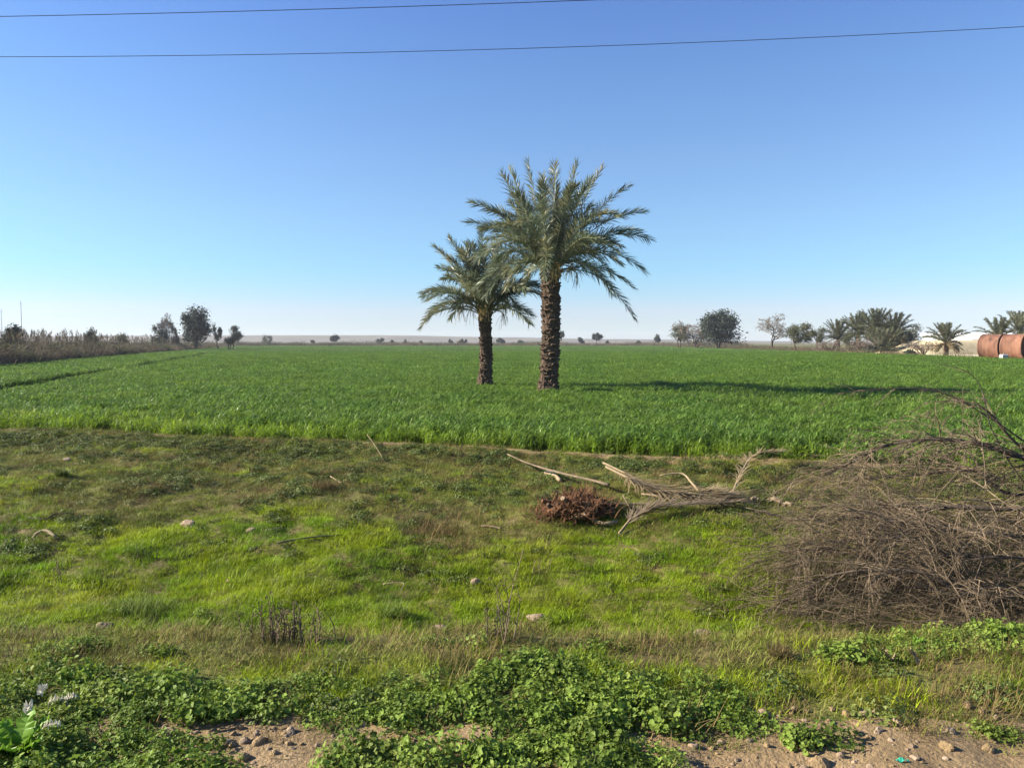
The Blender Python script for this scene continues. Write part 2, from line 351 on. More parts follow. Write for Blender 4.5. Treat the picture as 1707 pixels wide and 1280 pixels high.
# ------------------------------------------------------------------ ground, road, hills
def grid_axis(segs):
    a = [np.arange(p, q, s) for p, q, s in segs]; return np.concatenate(a)
gx = np.concatenate([-np.geomspace(4000, 15.2, 60), np.arange(-15, 15.01, .06), np.geomspace(15.2, 4000, 60)])
gy = np.concatenate([np.arange(-8, 2, .5), np.arange(2, 5.2, .035), np.arange(5.2, 18, .055), np.geomspace(18, 6000, 110)])
X, Y = np.meshgrid(gx, gy); Z = hz(X, Y)
Z = np.where(Y > 18.5, np.minimum(Z, .02), Z)
ni, nj = X.shape
i = np.arange(ni - 1)[:, None] * nj; j = np.arange(nj - 1)[None]
Q = np.stack([i + j, i + j + 1, i + nj + j + 1, i + nj + j], -1).reshape(-1, 4)
ground = MB().add(np.stack([X, Y, Z], -1), Q).build('ground', M['soil'], smooth=True); tag(ground, kind='structure')
xs = np.arange(-14, 14.01, .05); ys = np.arange(-6, 3.95, .04)
X, Y = np.meshgrid(xs, ys); e = 3.50 + .08 * vn(xs, 0 * xs, 1.5, 21) + .04 * vn(xs, 0 * xs, .4, 22)
Y = np.where(Y > e[None], e[None], Y); nj = len(xs); i = np.arange(len(ys) - 1)[:, None] * nj; j = np.arange(nj - 1)[None]
Q = np.stack([i + j, i + j + 1, i + nj + j + 1, i + nj + j], -1).reshape(-1, 4)
road = MB().add(np.stack([X, Y, hz(X, Y) + .005], -1), Q).build('dirt_road', M['dirt'], smooth=True); tag(road, kind='structure')
lx = np.arange(-9, 9, .06); lw = np.linspace(-1, 1, 9); wl = np.clip(.17 + .22 * vn(lx, lx * 0, 1.6, 23) + .12 * np.clip(lx / 3, -1, 1), .0, .42)
X = np.repeat(lx[None], 9, 0); Y = (crop_edge(lx) - .14)[None] + lw[:, None] * wl[None]; nj = len(lx); i = np.arange(8)[:, None] * nj; j = np.arange(nj - 1)[None]
Q = np.stack([i + j, i + j + 1, i + nj + j + 1, i + nj + j], -1).reshape(-1, 4)
lip = MB().add(np.stack([X, Y, hz(X, Y) + .012 * (1 - lw[:, None] ** 2) + .004], -1), Q).build('dirt_lip', M['dirt'], smooth=True); tag(lip, kind='structure')
# the sandy yard round the tanks
yx = np.linspace(49, 150, 90); yy = np.linspace(78, 135, 60); X, Y = np.meshgrid(yx, yy)
ed = np.minimum(np.minimum(X - 49 - 2 * vn(Y, Y * 0, 9, 31), 150 - X), np.minimum(Y - 78 - 1.0 * vn(X, X * 0, 7, 32), 135 - Y))
nj = len(yx); i = np.arange(len(yy) - 1)[:, None] * nj; j = np.arange(nj - 1)[None]
Q = np.stack([i + j, i + j + 1, i + nj + j + 1, i + nj + j], -1).reshape(-1, 4)
yard = MB().add(np.stack([X, Y, np.clip(ed * .1, -.1, .12) + .03 * vn(X, Y, 4, 33)], -1), Q).build('sandy_yard', M['sand'], smooth=True); tag(yard, kind='structure')
# sandy embankment behind the yard
ex = np.linspace(61, 190, 140); ey = np.linspace(0, 16, 24); X, Y = np.meshgrid(ex, ey)
top = 2.3 + .08 * vn(X, Y * 0, 14, 41) + .05 * vn(X, Y, 3, 42)
Z = top * np.clip(np.minimum(Y / .9, (16 - Y) / 4), 0, 1) ** .8 * np.clip(np.minimum((X - 61) / 6, (190 - X) / 8), 0, 1) - .05
nj = len(ex); i = np.arange(len(ey) - 1)[:, None] * nj; j = np.arange(nj - 1)[None]
Q = np.stack([i + j, i + j + 1, i + nj + j + 1, i + nj + j], -1).reshape(-1, 4)
emb = MB().add(np.stack([X, Y + 118 + .35 * (X - 60) * .2, Z], -1), Q).build('sandy_bank', M['sand'], smooth=True); tag(emb, kind='structure')
# desert ridge on the horizon
hx = np.linspace(-2600, 2600, 420); hy = np.linspace(0, 420, 40); X, Y = np.meshgrid(hx, hy)
ridge = 12.5 + 1.0 * vn(X, 0 * X, 500, 51) + .5 * vn(X, 0 * X, 90, 52)
ridge = ridge * (np.clip((700 - X) / 900, .12, 1) ** 1.2)
prof = np.interp(Y + 18 * vn(X, Y, 120, 53), [0, 40, 90, 130, 170, 420], [0, .18, .42, .9, 1, .98])
Z = ridge * prof + .35 * vn(X, Y, 45, 54) * np.clip(Y / 60, 0, 1) - .1
nj = len(hx); i = np.arange(len(hy) - 1)[:, None] * nj; j = np.arange(nj - 1)[None]
Q = np.stack([i + j, i + j + 1, i + nj + j + 1, i + nj + j], -1).reshape(-1, 4)
hills = MB().add(np.stack([X, Y + 1050, Z], -1), Q).build('desert_hills', M['hill'], smooth=True); tag(hills, kind='structure')

# ------------------------------------------------------------------ the crop
def hedge_x(y): return -38 - (y - 57) * .294
def track_x(y): return -18.9 - (y - 28.5) * .31
def right_x(y): return 51 + (y - 80) * .045
FAR = 352
def in_field(x, y):
    return (y > crop_edge(x) + .12) & (x > hedge_x(y)) & (x < np.where(y > 77, right_x(y), 500)) & (y < FAR + 6 * vn(x, y * 0, 60, 61))
def gap(x, y):
    """tractor tracks and irrigation ridges, where the crop stands low"""
    a = np.abs(x - track_x(y) - .5 * vn(y, y * 0, 18, 62)) < .75 + y * .004
    b = np.abs(y - 62.5 - 1.0 * vn(x, x * 0, 25, 63)) < 1.1 * (.7 + .6 * vn(x, x * 0, 9, 65))
    c = np.abs(y - 240 - 2 * vn(x, x * 0, 60, 64)) < 5
    return a | b | c
def crop_clump(rg, size, nplants, nleaf, h, wid, mi=0, nseg=4, stem=True, light=0):
    mb = MB(); c = rg.uniform(-size / 2, size / 2, (nplants, 2)); ph = h * rg.uniform(.62, 1.15, nplants)
    n = nplants * nleaf; pi = np.repeat(np.arange(nplants), nleaf); lv = np.tile((np.arange(nleaf) + .5) / nleaf, nplants)
    b = np.stack([c[pi, 0], c[pi, 1], ph[pi] * lv * .72], -1) + np.concatenate([rg.normal(size=(n, 2)) * .012, np.zeros((n, 1))], 1)
    ln = h * rg.uniform(.30, .55, n) * (1.05 - .35 * np.abs(lv - .5))
    blades(mb, b, rg.uniform(0, 6.28, n), ln, wid * rg.uniform(.7, 1.2, n), rg.uniform(.15, .8, n), rg.uniform(.8, 2.6, n), nseg, mi)
    if light:
        f = rg.random(n) < light; qm = mb.qm[-1].reshape(n, nseg); qm[f] = 2; mb.qm[-1] = qm.ravel()  # this share of the leaves takes the painted glint colour
    if stem:
        blades(mb, np.concatenate([c, np.zeros((nplants, 1))], 1), rg.uniform(0, 6.28, nplants), ph * .85, np.full(nplants, .009), rg.normal(size=nplants) * .08, rg.normal(size=nplants) * .2, 2, mi, .9, 4)
    return mb
rg = np.random.default_rng(3)
protos = [crop_clump(rg, .42, 28, 8, .48, .028, light=.2) for _ in range(4)]
protos += [crop_clump(rg, .42, 26, 6, .44, .020, 1) for _ in range(2)]
P = []; I = []; SCL = []
x, y = view_pts(13, 8, 45, rg, .71, 2.5); k = in_field(x, y); x, y = x[k], y[k]
d = y - crop_edge(x); edge = rg.random(len(x)) < np.clip(1.15 - d / (.9 + 2.6 * np.clip(-x / 8, 0, 1)), 0.0, 1)
edge |= (rg.random(len(x)) < .55 * np.clip(vn(x, y, 6, 71) - .35, 0, 1) * 2)
sc = rg.uniform(.85, 1.1, len(x)) * np.clip(.88 + d * .2, .85, 1) * (1 + .08 * vn(x, y, 4, 72))
g = gap(x, y); sc[g] *= .45
keep = ~(g & (rg.random(len(x)) < .85)); x, y, sc, edge = x[keep], y[keep], sc[keep], edge[keep]
idx = np.where(edge, rg.integers(4, 6, len(x)), rg.integers(0, 4, len(x)))
scatter('field_crop', protos, np.stack([x, y, hz(x, y) - .01], -1), rg.uniform(0, 6.28, len(x)), sc, idx, [M['crop'], M['crop_pale'], M['crop_glint']],
        'dense knee high green cereal crop filling the near half of the field', rg.normal(size=(len(x), 2)) * .05)
protos = [crop_clump(rg, 1.3, 110, 5, .48, .05, 0, 3, False, .2) for _ in range(4)]
x, y = view_pts(1.6, 43, 130, rg, .71, 5); k = in_field(x, y) & ~gap(x, y); x, y = x[k], y[k]
p2 = [crop_clump(rg, 4.2, 330, 3, .48, .12, 1, 2, False, .10) for _ in range(3)]
x2, y2 = view_pts(.13, 125, 360, rg, .71, 8); k = in_field(x2, y2) & ~gap(x2, y2); x2, y2 = x2[k], y2[k]
xx, yy = np.concatenate([x, x2]), np.concatenate([y, y2])
scatter('far_crop', protos + p2, np.stack([xx, yy, 0 * xx], -1), rg.uniform(0, 6.28, len(xx)), rg.uniform(.9, 1.06, len(xx)),
        np.concatenate([rg.integers(0, 4, len(x)), 4 + rg.integers(0, 3, len(x2))]), [M['crop'], M['crop_far'], M['crop_glint']],
        'smooth green cereal crop stretching away to the far edge of the field')

# ------------------------------------------------------------------ date palms
def frond_mesh(mb, rib, P0, P1, P2, rg, n_leaf=72, lmax=.50, wid=.036, r0=.022, twist=0.0, nseg=2, bare=.16):
    c = bez(P0, P1, P2, 16); d = unit(np.gradient(c, axis=0))
    tube(rib, c, np.linspace(r0, .004, 16), 4, 1)
    hd = np.array(P2, float) - np.array(P0, float); hd[2] = 0
    hd = unit(hd) if np.linalg.norm(hd) > .15 else unit(np.array([rg.normal(), rg.normal(), 0]))
    sd0 = np.array([-hd[1], hd[0], 0])
    s = bare + (1 - bare) * (np.arange(n_leaf) + rg.uniform(-.3, .3, n_leaf)).clip(0) / (n_leaf - 1)
    s = s.clip(0, 1); f = s * 15; i = np.minimum(f.astype(int), 14); fr = (f - i)[:, None]
    p = c[i] * (1 - fr) + c[i + 1] * fr; t = unit(d[i] * (1 - fr) + d[i + 1] * fr)
    up = unit(np.cross(np.broadcast_to(sd0, t.shape), t)); up = np.where(up[:, 2:3] < -.2, -up, up)
    sd = unit(np.cross(t, up))
    a = twist; sd, up = sd * math.cos(a) + up * math.sin(a), up * math.cos(a) - sd * math.sin(a)
    for sg in (-1, 1):
        al = np.interp(s, [0, .3, 1], [1.15, .95, .5]) + rg.normal(size=n_leaf) * .09
        lift = rg.choice([-.35, .35, .8, 1.15], n_leaf, p=[.2, .25, .3, .25]) * rg.uniform(.7, 1.2, n_leaf)
        dr = t * np.cos(al)[:, None] + np.sin(al)[:, None] * (sg * sd * np.cos(lift)[:, None] + up * np.sin(lift)[:, None])
        L = lmax * np.interp(s, [0, bare, bare + .15, .5, .85, 1], [.3, .45, .85, 1, .8, .6]) * rg.uniform(.85, 1.12, n_leaf)
        q = np.zeros((n_leaf, nseg + 1, 3)); q[:, 0] = p; g = np.array([0, 0, -1.])
        for k in range(nseg):
            dr = unit(dr + g * (.10 + .10 * k)); q[:, k + 1] = q[:, k] + dr * (L / nseg)[:, None]
        wv = unit(np.cross(dr, up + .5 * rg.normal(size=dr.shape)))
        w = np.array([.55, 1.0, .05] if nseg == 2 else [1, .05]) * wid * .5
        V = np.stack([q - wv[:, None] * w[None, :, None], q + wv[:, None] * w[None, :, None]], 2)
        b = (np.arange(n_leaf) * (nseg + 1) * 2)[:, None]; ii = np.arange(nseg)[None] * 2
        mb.add(V, np.stack([b + ii, b + ii + 1, b + ii + 3, b + ii + 2], -1).reshape(-1, 4), None, 0)

def palm_trunk(base, top, r_bot, r_top, rg, boots=300, bulge=.06):
    mb = MB(); base = np.array(base, float); top = np.array(top, float); n = 60; k = 28
    s = np.linspace(0, 1, n); ax = base + (top - base) * s[:, None] + np.array([.06, 0, 0]) * np.sin(s * 3.1)[:, None]
    r = np.interp(s, [0, .05, .15, .7, .93, 1], [r_bot * 1.12, r_bot * 1.04, r_bot * .9, r_top * .95, r_top * 1.05, r_top * .8])
    a = np.arange(k) * 2 * math.pi / k
    rr = r[:, None] * (1 + .04 * rg.normal(size=(n, k)))
    v = ax[:, None] + np.stack([rr * np.cos(a), rr * np.sin(a), 0 * rr], -1)
    i = np.arange(n - 1)[:, None] * k; j = np.arange(k)[None]; j2 = (j + 1) % k
    mb.add(v, np.stack([i + j, i + j2, i + k + j2, i + k + j], -1).reshape(-1, 4))
    L = np.linalg.norm(top - base)
    for b in range(boots):                       # cut leaf bases in a spiral
        u = .02 + .98 * b / boots; th = b * 2.39996 + rg.normal() * .16
        c = base + (top - base) * u + np.array([.06, 0, 0]) * math.sin(u * 3.1)
        R0 = np.interp(u, s, r) * .93; o = np.array([math.cos(th), math.sin(th), 0]); sd = np.array([-o[1], o[0], 0]); z = np.array([0, 0, 1.])
        w = R0 * rg.uniform(.34, .58); h = rg.uniform(.03, .13); out = R0 * rg.uniform(.12, .52); tk = rg.uniform(.03, .05)
        if u > .93: out *= 1.5; h *= 1.7
        A = c + o * R0 - z * .05; B = c + o * (R0 + out) + z * h
        mb.add([A - sd * w, A + sd * w, A + sd * w - o * .1 + z * .1, A - sd * w - o * .1 + z * .1,
                B - sd * w * .62, B + sd * w * .62, B + sd * w * .5 - o * tk + z * .03, B - sd * w * .5 - o * tk + z * .03],
               [(0, 1, 5, 4), (1, 2, 6, 5), (2, 3, 7, 6), (3, 0, 4, 7), (4, 5, 6, 7)])
    return mb

def date_palm(label, px, base_row, heart, D, r_bot, r_top, tips, nrand, length, seed, group, skirt):
    rg = np.random.default_rng(seed)
    b = at(px, base_row, D); b[2] = 0; h = at(heart[0], heart[1], D)
    root = empty('date_palm', tuple(b), label, 'palm tree', group); o = np.array(b)
    tr = palm_trunk((0, 0, -.05), h - o + np.array([0, 0, .15]), r_bot, r_top, rg, int(75 * h[2]))
    for k in range(26):                          # offshoot stubs and old roots round the foot
        th = rg.uniform(0, 6.28); p = np.array([math.cos(th), math.sin(th), 0]) * r_bot
        tube(tr, [p * .8 + [0, 0, .75 * rg.random()], p * 1.12 + [0, 0, .35 * rg.random() + .1], p * rg.uniform(1.2, 1.5) + [0, 0, -.02]], [.07, .06, .03], 5)
    tr.build('trunk', M['boot'], root)
    hd = MB(); hh = h - o
    for k in range(60):                          # the heart: leaf bases and brown fibre between them
        th = rg.uniform(0, 6.28); e = rg.uniform(.5, 1.4); d = np.array([math.cos(th) * math.cos(e), math.sin(th) * math.cos(e), math.sin(e)])
        tube(hd, [hh + d * .05 - [0, 0, .25], hh + d * .35, hh + d * .75], [.05, .045, .02], 5)
    crown = hd.build('crown', M['rachis'], root)
    def one(tip, arch, lm=1.0, tw=0.0):
        v = tip - h; hor = math.hypot(v[0], v[1]); st = h + np.array([v[0], v[1], 0]) / max(hor, .3) * .12 * min(hor, 1) + [0, 0, rg.uniform(-.25, .25)]
        mid = st + (tip - st) * .5 + np.array([0, 0, arch])
        f = MB(); frond_mesh(f, f, st - o, mid - o, tip - o, rg, 105, .54 * lm, .027, .024, tw)
        f.build('frond', [M['frond'], M['rachis']], crown)
    for (tx, ty, dd, ar) in tips: one(at(tx, ty, D + dd), ar, rg.uniform(.9, 1.05), rg.normal() * .3)
    for k in range(nrand):
        az = k * 2.39996 + rg.normal() * .25; e = R(np.interp(k / nrand, [0, .25, .6, 1], [78, 55, 18, skirt]) + rg.normal() * 6)
        L = length * rg.uniform(.86, 1.06) * (1 if abs(math.sin(az)) > .6 else .88)
        one(h + L * np.array([math.cos(az) * math.cos(e), math.sin(az) * math.cos(e), math.sin(e)]), L * (.10 + .28 * math.cos(e)) * rg.uniform(.8, 1.2), rg.uniform(.85, 1.05), rg.normal() * .4)
    for k in range(7):                           # old yellow date stalks below the leaves
        st = MB(); az = rg.uniform(2.6, 6.6); p = hh + np.array([math.cos(az), math.sin(az), 0]) * .25
        e = p + np.array([math.cos(az) * .7, math.sin(az) * .7, rg.uniform(-.1, .25)])
        tube(st, bez(p, (p + e) / 2 + [0, 0, .25], e, 7), .022, 5)
        for q in range(14):
            d = rg.normal(size=3) * .13; tube(st, [e, e + d * .6 - [0, 0, .12], e + d - [0, 0, .38]], .006, 3)
        st.build('date_stalk', M['olddates'], root)
    return root

D1, D2 = 26.6, 29.9
tips1 = [(881, 269, -.2, .1), (836, 290, .3, .3), (851, 284, -.8, .25), (925, 277, 1.0, .1), (963, 273, -.5, .3), (1004, 281, .4, .5), (985, 300, -1, .5),
         (1049, 311, .3, .9), (1073, 354, -.4, 1.0), (1083, 399, .2, 1.0), (1066, 385, 1.2, .9), (1076, 454, -.5, 1.2), (1057, 530, -.6, 1.5), (1034, 440, -1.5, 1.0),
         (779, 372, .3, .9), (788, 338, -.3, .8), (812, 400, -1.2, .9), (846, 478, -1.4, 1.3), (830, 432, .9, 1.1), (900, 330, -1.8, .3), (950, 330, 1.5, .3), (1020, 490, 1.2, 1.2)]
date_palm('taller date palm with the thicker trunk and the fuller crown in the green crop', 913, 660, (917, 452), D1, .31, .28, tips1, 35, 3.25, 5, 'date palms in the field', -22)
tips2 = [(702, 546, -.3, 1.2), (708, 494, .2, .9), (724, 412, -.2, .6), (733, 447, .6, .7), (750, 399, .1, .5), (803, 382, .2, .1), (776, 410, -.6, .3),
         (900, 492, -.2, .9), (896, 476, .5, .8), (862, 512, -.8, 1.0), (835, 404, .3, .3), (853, 420, -.5, .5), (752, 530, -1.0, 1.0), (872, 450, .4, .7)]
date_palm('shorter date palm with the slimmer trunk and a drooping side frond in the green crop', 808, 650, (807, 520), D2, .255, .215, tips2, 27, 2.7, 9, 'date palms in the field', -18)

# ------------------------------------------------------------------ far trees
def leafy_tree(name, label, cat, px, D, top_row, wpx, leaf, seed, group=None, nleaf=2600, trunk=.25, clumps=16, size=None, stems=1, lean=0.0, rx=.5, base=0.0):
    rg = np.random.default_rng(seed); x = (px - W0 / 2) / FPX * D
    Hh = CAM_Z + (569 - top_row) / FPX * D - base; Wd = wpx / FPX * D; size = (size or max(.16, Hh * .035)) * 1.25
    root = empty(name, (x, D, base), label, cat, group)
    tr = MB(); cr = MB(); r0 = Hh * .022
    zc = Hh * (trunk + (1 - trunk) * .5); hz_ = Hh * (1 - trunk) * .5
    cs = []
    for k in range(clumps):
        d = unit(rg.normal(size=3)); rr = rg.uniform(.45, .86)
        c = np.array([d[0] * Wd * .5 * rr, d[1] * Wd * .5 * rr, zc + d[2] * hz_ * rr]); c[0] += lean * (c[2] - Hh * trunk); cs.append(c)
    cs = np.array(cs)
    for s in range(stems):
        b = np.array([rg.normal() * .04 * Wd * (stems > 1), rg.normal() * .04 * Wd * (stems > 1), -.1])
        f = np.array([b[0] * 2 + lean * Hh * .15, b[1] * 2, Hh * (trunk + .12)])
        tube(tr, smooth_line([b, (b + f) / 2 + rg.normal(size=3) * .04 * Hh * np.array([1, 1, 0]), f], 7), np.linspace(r0 * 1.3, r0 * .7, 7), 6)
        for c in cs[s::stems]:
            tube(tr, bez(f - [0, 0, .08 * Hh * rg.random()], (f + c) / 2 + [0, 0, -.05 * Hh], c, 6), np.linspace(r0 * .5, r0 * .12, 6), 4)
    per = int(2.2 * nleaf) // clumps
    for c in cs:
        rad = np.array([Wd, Wd, Hh * (1 - trunk)]) * rg.uniform(.10, .19)
        p = c + rg.normal(size=(per, 3)) * rad * .62
        leafquads(cr, p, size * rg.uniform(.6, 1.4, per), rg)
        for q in range(5):
            e = c + rg.normal(size=3).clip(-1.2, 1.2) * rad * 1.1; tube(tr, [c, (c + e) / 2 + rg.normal(size=3) * .05, e], [r0 * .12, r0 * .08, r0 * .04], 3)
    tr.build('trunk', M['bark'], root); cr.build('crown', M[leaf], root); return root

def bare_tree(name, label, cat, px, D, top_row, wpx, seed, mat='brush', group=None, stems=2, twig=2.2, leaf=None, depth=5, base=0.0, spread=.55):
    rg = np.random.default_rng(seed); x = (px - W0 / 2) / FPX * D
    Hh = CAM_Z + (569 - top_row) / FPX * D - base; Wd = wpx / FPX * D
    root = empty(name, (x, D, base), label, cat, group); tr = MB(); tw = MB(); ends = []
    def grow(p, d, L, r, lv):
        q = [p]; dd = d
        for k in range(3): dd = unit(dd + rg.normal(size=3) * .16 + np.array([0, 0, .05])); q.append(q[-1] + dd * L / 3)
        tube(tr if lv < 3 else tw, q, np.linspace(r, r * .62, 4), 5 if lv < 3 else 3)
        if lv >= depth: ends.append(q[-1]); return
        for k in range(rg.integers(2, 4) if lv else 3):
            nd = unit(dd + rg.normal(size=3) * spread * np.array([Wd / Hh * 1.3, Wd / Hh * 1.3, .6])); grow(q[-1] if k < 2 else q[2], nd, L * rg.uniform(.62, .85), r * .6, lv + 1)
    for s in range(stems):
        th = rg.uniform(0, 6.28); grow(np.array([0, 0, -.1]), unit(np.array([math.cos(th) * .3, math.sin(th) * .3, 1])), Hh * .27, Hh * .016, 0)
    E = np.array(ends)
    sc = np.array([Wd * .47 / np.percentile(abs(E[:, 0]), 95), Wd * .47 / np.percentile(abs(E[:, 1]), 95), Hh * .97 / E[:, 2].max()])
    for m in (tr, tw):
        for a in m.v: a *= sc
    for e in E * sc:
        for k in range(4):
            d = unit(rg.normal(size=3) + [0, 0, .4]) * Hh * .05; tube(tw, [e, e + d * .6, e + d * 1.1 + [0, 0, -.02]], [.016 * twig, .012 * twig, .005 * twig], 3)
        if leaf: leafquads(tw, e + rg.normal(size=(leaf, 3)) * Hh * .035, Hh * .022, rg, mi=1)
    tr.build('trunk', M['bark'], root); tw.build('twigs', [M[mat], M['acacia']], root); return root

def far_palm(label, px, D, top_row, wpx, seed, trunk_h, group, n=44, dry=0, base=0.0):
    rg = np.random.default_rng(seed); x = (px - W0 / 2) / FPX * D; Hh = CAM_Z + (569 - top_row) / FPX * D - base; Wd = wpx / FPX * D
    root = empty('date_palm', (x, D, base), label, 'palm tree', group)
    th = trunk_h * Hh; h = np.array([0, 0, th])
    palm_trunk((0, 0, -.1), h, .34, .3, rg, int(30 * th) + 8).build('trunk', M['boot'], root)
    cr = MB(); dr = MB()
    for k in range(n + dry):
        az = k * 2.39996 + rg.normal() * .3; e = R(np.interp(k / n, [0, .3, .7, 1, 2], [82, 58, 20, -25, -45]) + rg.normal() * 7)
        up = (Hh - th); L = up * math.sin(max(e, 0)) + Wd * .55 * math.cos(e)
        t = h + L * np.array([math.cos(az) * math.cos(e), math.sin(az) * math.cos(e), math.sin(e)]); t[2] = max(t[2], .1)
        m = dr if k >= n else cr
        frond_mesh(m, m, h, h + (t - h) * .5 + [0, 0, L * .25 * math.cos(e)], t, rg, 44, .62, .10, .04, rg.normal() * .4, 1)
    cr.build('crown', [M['frond_far'], M['frond_far']], root)
    if dry: dr.build('dry_fronds', [M['straw'], M['straw']], root)
    return root

leafy_tree('evergreen_tree', 'tall dark evergreen with an open ragged crown behind the reed bank', 'tree', 327, 180, 511, 50, 'evergreen', 21, nleaf=3400, trunk=.12, clumps=22, stems=3)
bare_tree('leafless_tree', 'leafless twiggy tree rising behind the reeds beside the tall evergreen', 'tree', 281, 172, 519, 38, 22, stems=3, twig=2.0)
leafy_tree('evergreen_shrub', 'dark evergreen shrub at the foot of the leafless tree behind the reeds', 'shrub', 268, 170, 539, 30, 'evergreen', 23, nleaf=1300, trunk=.1, clumps=10, stems=3)
leafy_tree('evergreen_shrub', 'small dark shrub between the leafless tree and the tall evergreen', 'shrub', 293, 174, 540, 16, 'evergreen', 24, nleaf=800, trunk=.1, clumps=7, stems=2)
leafy_tree('evergreen_tree', 'low leaning evergreen with a forked lopsided crown at the end of the reed bank', 'tree', 384, 190, 541, 36, 'evergreen', 25, nleaf=1800, trunk=.2, clumps=12, stems=3, lean=.12)
leafy_tree('evergreen_tree', 'thin leaning evergreen whose top sticks out beside the lopsided low tree', 'tree', 366, 190, 534, 15, 'evergreen', 26, nleaf=700, trunk=.3, clumps=6, lean=-.15)
leafy_tree('evergreen_shrub', 'broad dark bush with a pointed top at the far end of the field', 'bush', 447, 372, 555, 21, 'evergreen', 27, nleaf=1300, trunk=.06, clumps=9)
far_small = [('small twin stemmed tree standing alone against the pale ridge', 559, 556, 15, 2), ('small round tree between the two date palm trunks', 835, 562, 13, 1),
             ('lone tree with a forked crown just beside the taller palm trunk', 936, 553, 15, 1), ('smallest pointed tree on the far field edge', 969, 561, 9, 1),
             ('broad topped lone tree on the far field edge with a clear trunk', 994, 553, 17, 1), ('thin lone tree on the far edge beside the brown brushy thicket', 1097, 557, 12, 1)]
for k, (lb, px, tp, w, st) in enumerate(far_small):
    leafy_tree('lone_tree', lb, 'tree', px, 392, tp, w, 'evergreen', 40 + k, 'lone trees on the far field edge', nleaf=900, trunk=.3, clumps=9, stems=st, size=.5)
for k, (px, w, tp) in enumerate([(522, 7, 566), (634, 14, 563), (655, 9, 565), (675, 7, 564), (703, 7, 566), (752, 9, 564), (765, 15, 561), (774, 10, 563), (868, 9, 565), (1012, 6, 567), (1064, 9, 567)]):
    leafy_tree('scrub_bush', 'small dark bush dotted along the far edge of the field below the pale ridge', 'bush', px, 405, tp, w, 'evergreen' if k % 3 else 'olive', 60 + k, 'small bushes along the far field edge', nleaf=420, trunk=.05, clumps=6, size=.5)

leafy_tree('pale_tree', 'small pale green feathery tree at the edge of the brown thicket', 'tree', 1133, 226, 537, 40, 'acacia', 81, nleaf=1500, trunk=.22, clumps=12, stems=2)
bare_tree('brown_thicket', 'dense brown leafless thicket leaning against the dark evergreen', 'bush', 1160, 222, 532, 72, 82, stems=6, twig=3.0, depth=5, spread=.7)
leafy_tree('evergreen_tree', 'large dark evergreen with a dome shaped crown beside the brown thicket', 'tree', 1199, 215, 517, 66, 'evergreen', 83, nleaf=5200, trunk=.10, clumps=30, stems=2, size=.42)
bare_tree('bare_acacia', 'pale spreading nearly leafless tree with a forked trunk at the field edge', 'tree', 1286, 195, 519, 66, 84, stems=2, twig=2.6, leaf=3, spread=.6)
leafy_tree('olive_tree', 'rounded olive green tree with a low canopy next to the pale leafless tree', 'tree', 1331, 165, 537, 46, 'olive', 85, nleaf=2600, trunk=.22, clumps=18, stems=2)
leafy_tree('olive_tree', 'thin crowned small tree between the rounded olive tree and the palms', 'tree', 1361, 160, 543, 32, 'olive', 86, nleaf=1100, trunk=.3, clumps=11, stems=2)
PG = 'date palms along the yard'
far_palm('short single palm just before the dense palm clump', 1396, 148, 536, 44, 91, .42, PG)
far_palm('tallest palm in the middle of the dense palm clump', 1458, 133, 520, 52, 92, .52, PG, 56)
far_palm('palm on the inner side of the dense clump, a little lower than the tallest', 1430, 138, 527, 46, 93, .50, PG, 50)
far_palm('palm on the yard side of the dense clump with tan hanging fronds', 1489, 131, 526, 46, 94, .50, PG, 46, 12)
far_palm('low trunkless young palm at the foot of the dense palm clump', 1470, 127, 553, 60, 95, .08, PG, 50)
leafy_tree('olive_tree', 'small loose tree with a ragged top behind the brown bush in the yard', 'tree', 1521, 150, 539, 34, 'olive', 96, nleaf=900, trunk=.25, clumps=9, stems=2)
bare_tree('brown_bush', 'reddish brown leafless bush in front of the sandy bank', 'bush', 1538, 112, 561, 58, 97, stems=6, twig=2.0, depth=4, spread=.8)
leafy_tree('dark_bush', 'very dark low bush at the field edge under the palm clump', 'bush', 1516, 108, 580, 24, 'evergreen', 98, nleaf=900, trunk=.04, clumps=8)
leafy_tree('olive_tree', 'olive green bushy tree filling the gap inside the palm clump', 'tree', 1474, 136, 538, 74, 'olive', 104, nleaf=3600, trunk=.08, clumps=16, stems=3)
leafy_tree('olive_tree', 'olive shrub filling the gap between the short single palm and the dense clump', 'shrub', 1418, 142, 552, 34, 'olive', 105, nleaf=1500, trunk=.06, clumps=11, stems=3)
leafy_tree('olive_tree', 'broad olive bush at the yard end of the palm clump', 'bush', 1506, 134, 548, 42, 'olive', 106, nleaf=1800, trunk=.06, clumps=13, stems=3)
bare_tree('brown_bush', 'brown leafless bush in front of the short single palm', 'bush', 1385, 138, 563, 50, 107, stems=6, twig=2.0, depth=4, spread=.8)
bare_tree('brown_bush', 'brown leafless bush hiding the trunks of the dense palm clump', 'bush', 1436, 125, 561, 46, 108, stems=6, twig=2.0, depth=4, spread=.8)
leafy_tree('dark_bush', 'dark green rounded bush at the foot of the short palm', 'bush', 1448, 124, 574, 20, 'evergreen', 99, nleaf=800, trunk=.04, clumps=7)
far_palm('scruffy low palm with brown skirt in front of the sandy bank', 1576, 108, 545, 52, 101, .45, PG, 26, 12)
far_palm('palm standing behind the rusty pipe sections beside the white shed', 1664, 124, 537, 60, 102, .45, PG, 34)
far_palm('taller palm rising behind the open end of the rusty pipes', 1699, 122, 528, 70, 103, .5, PG, 38)

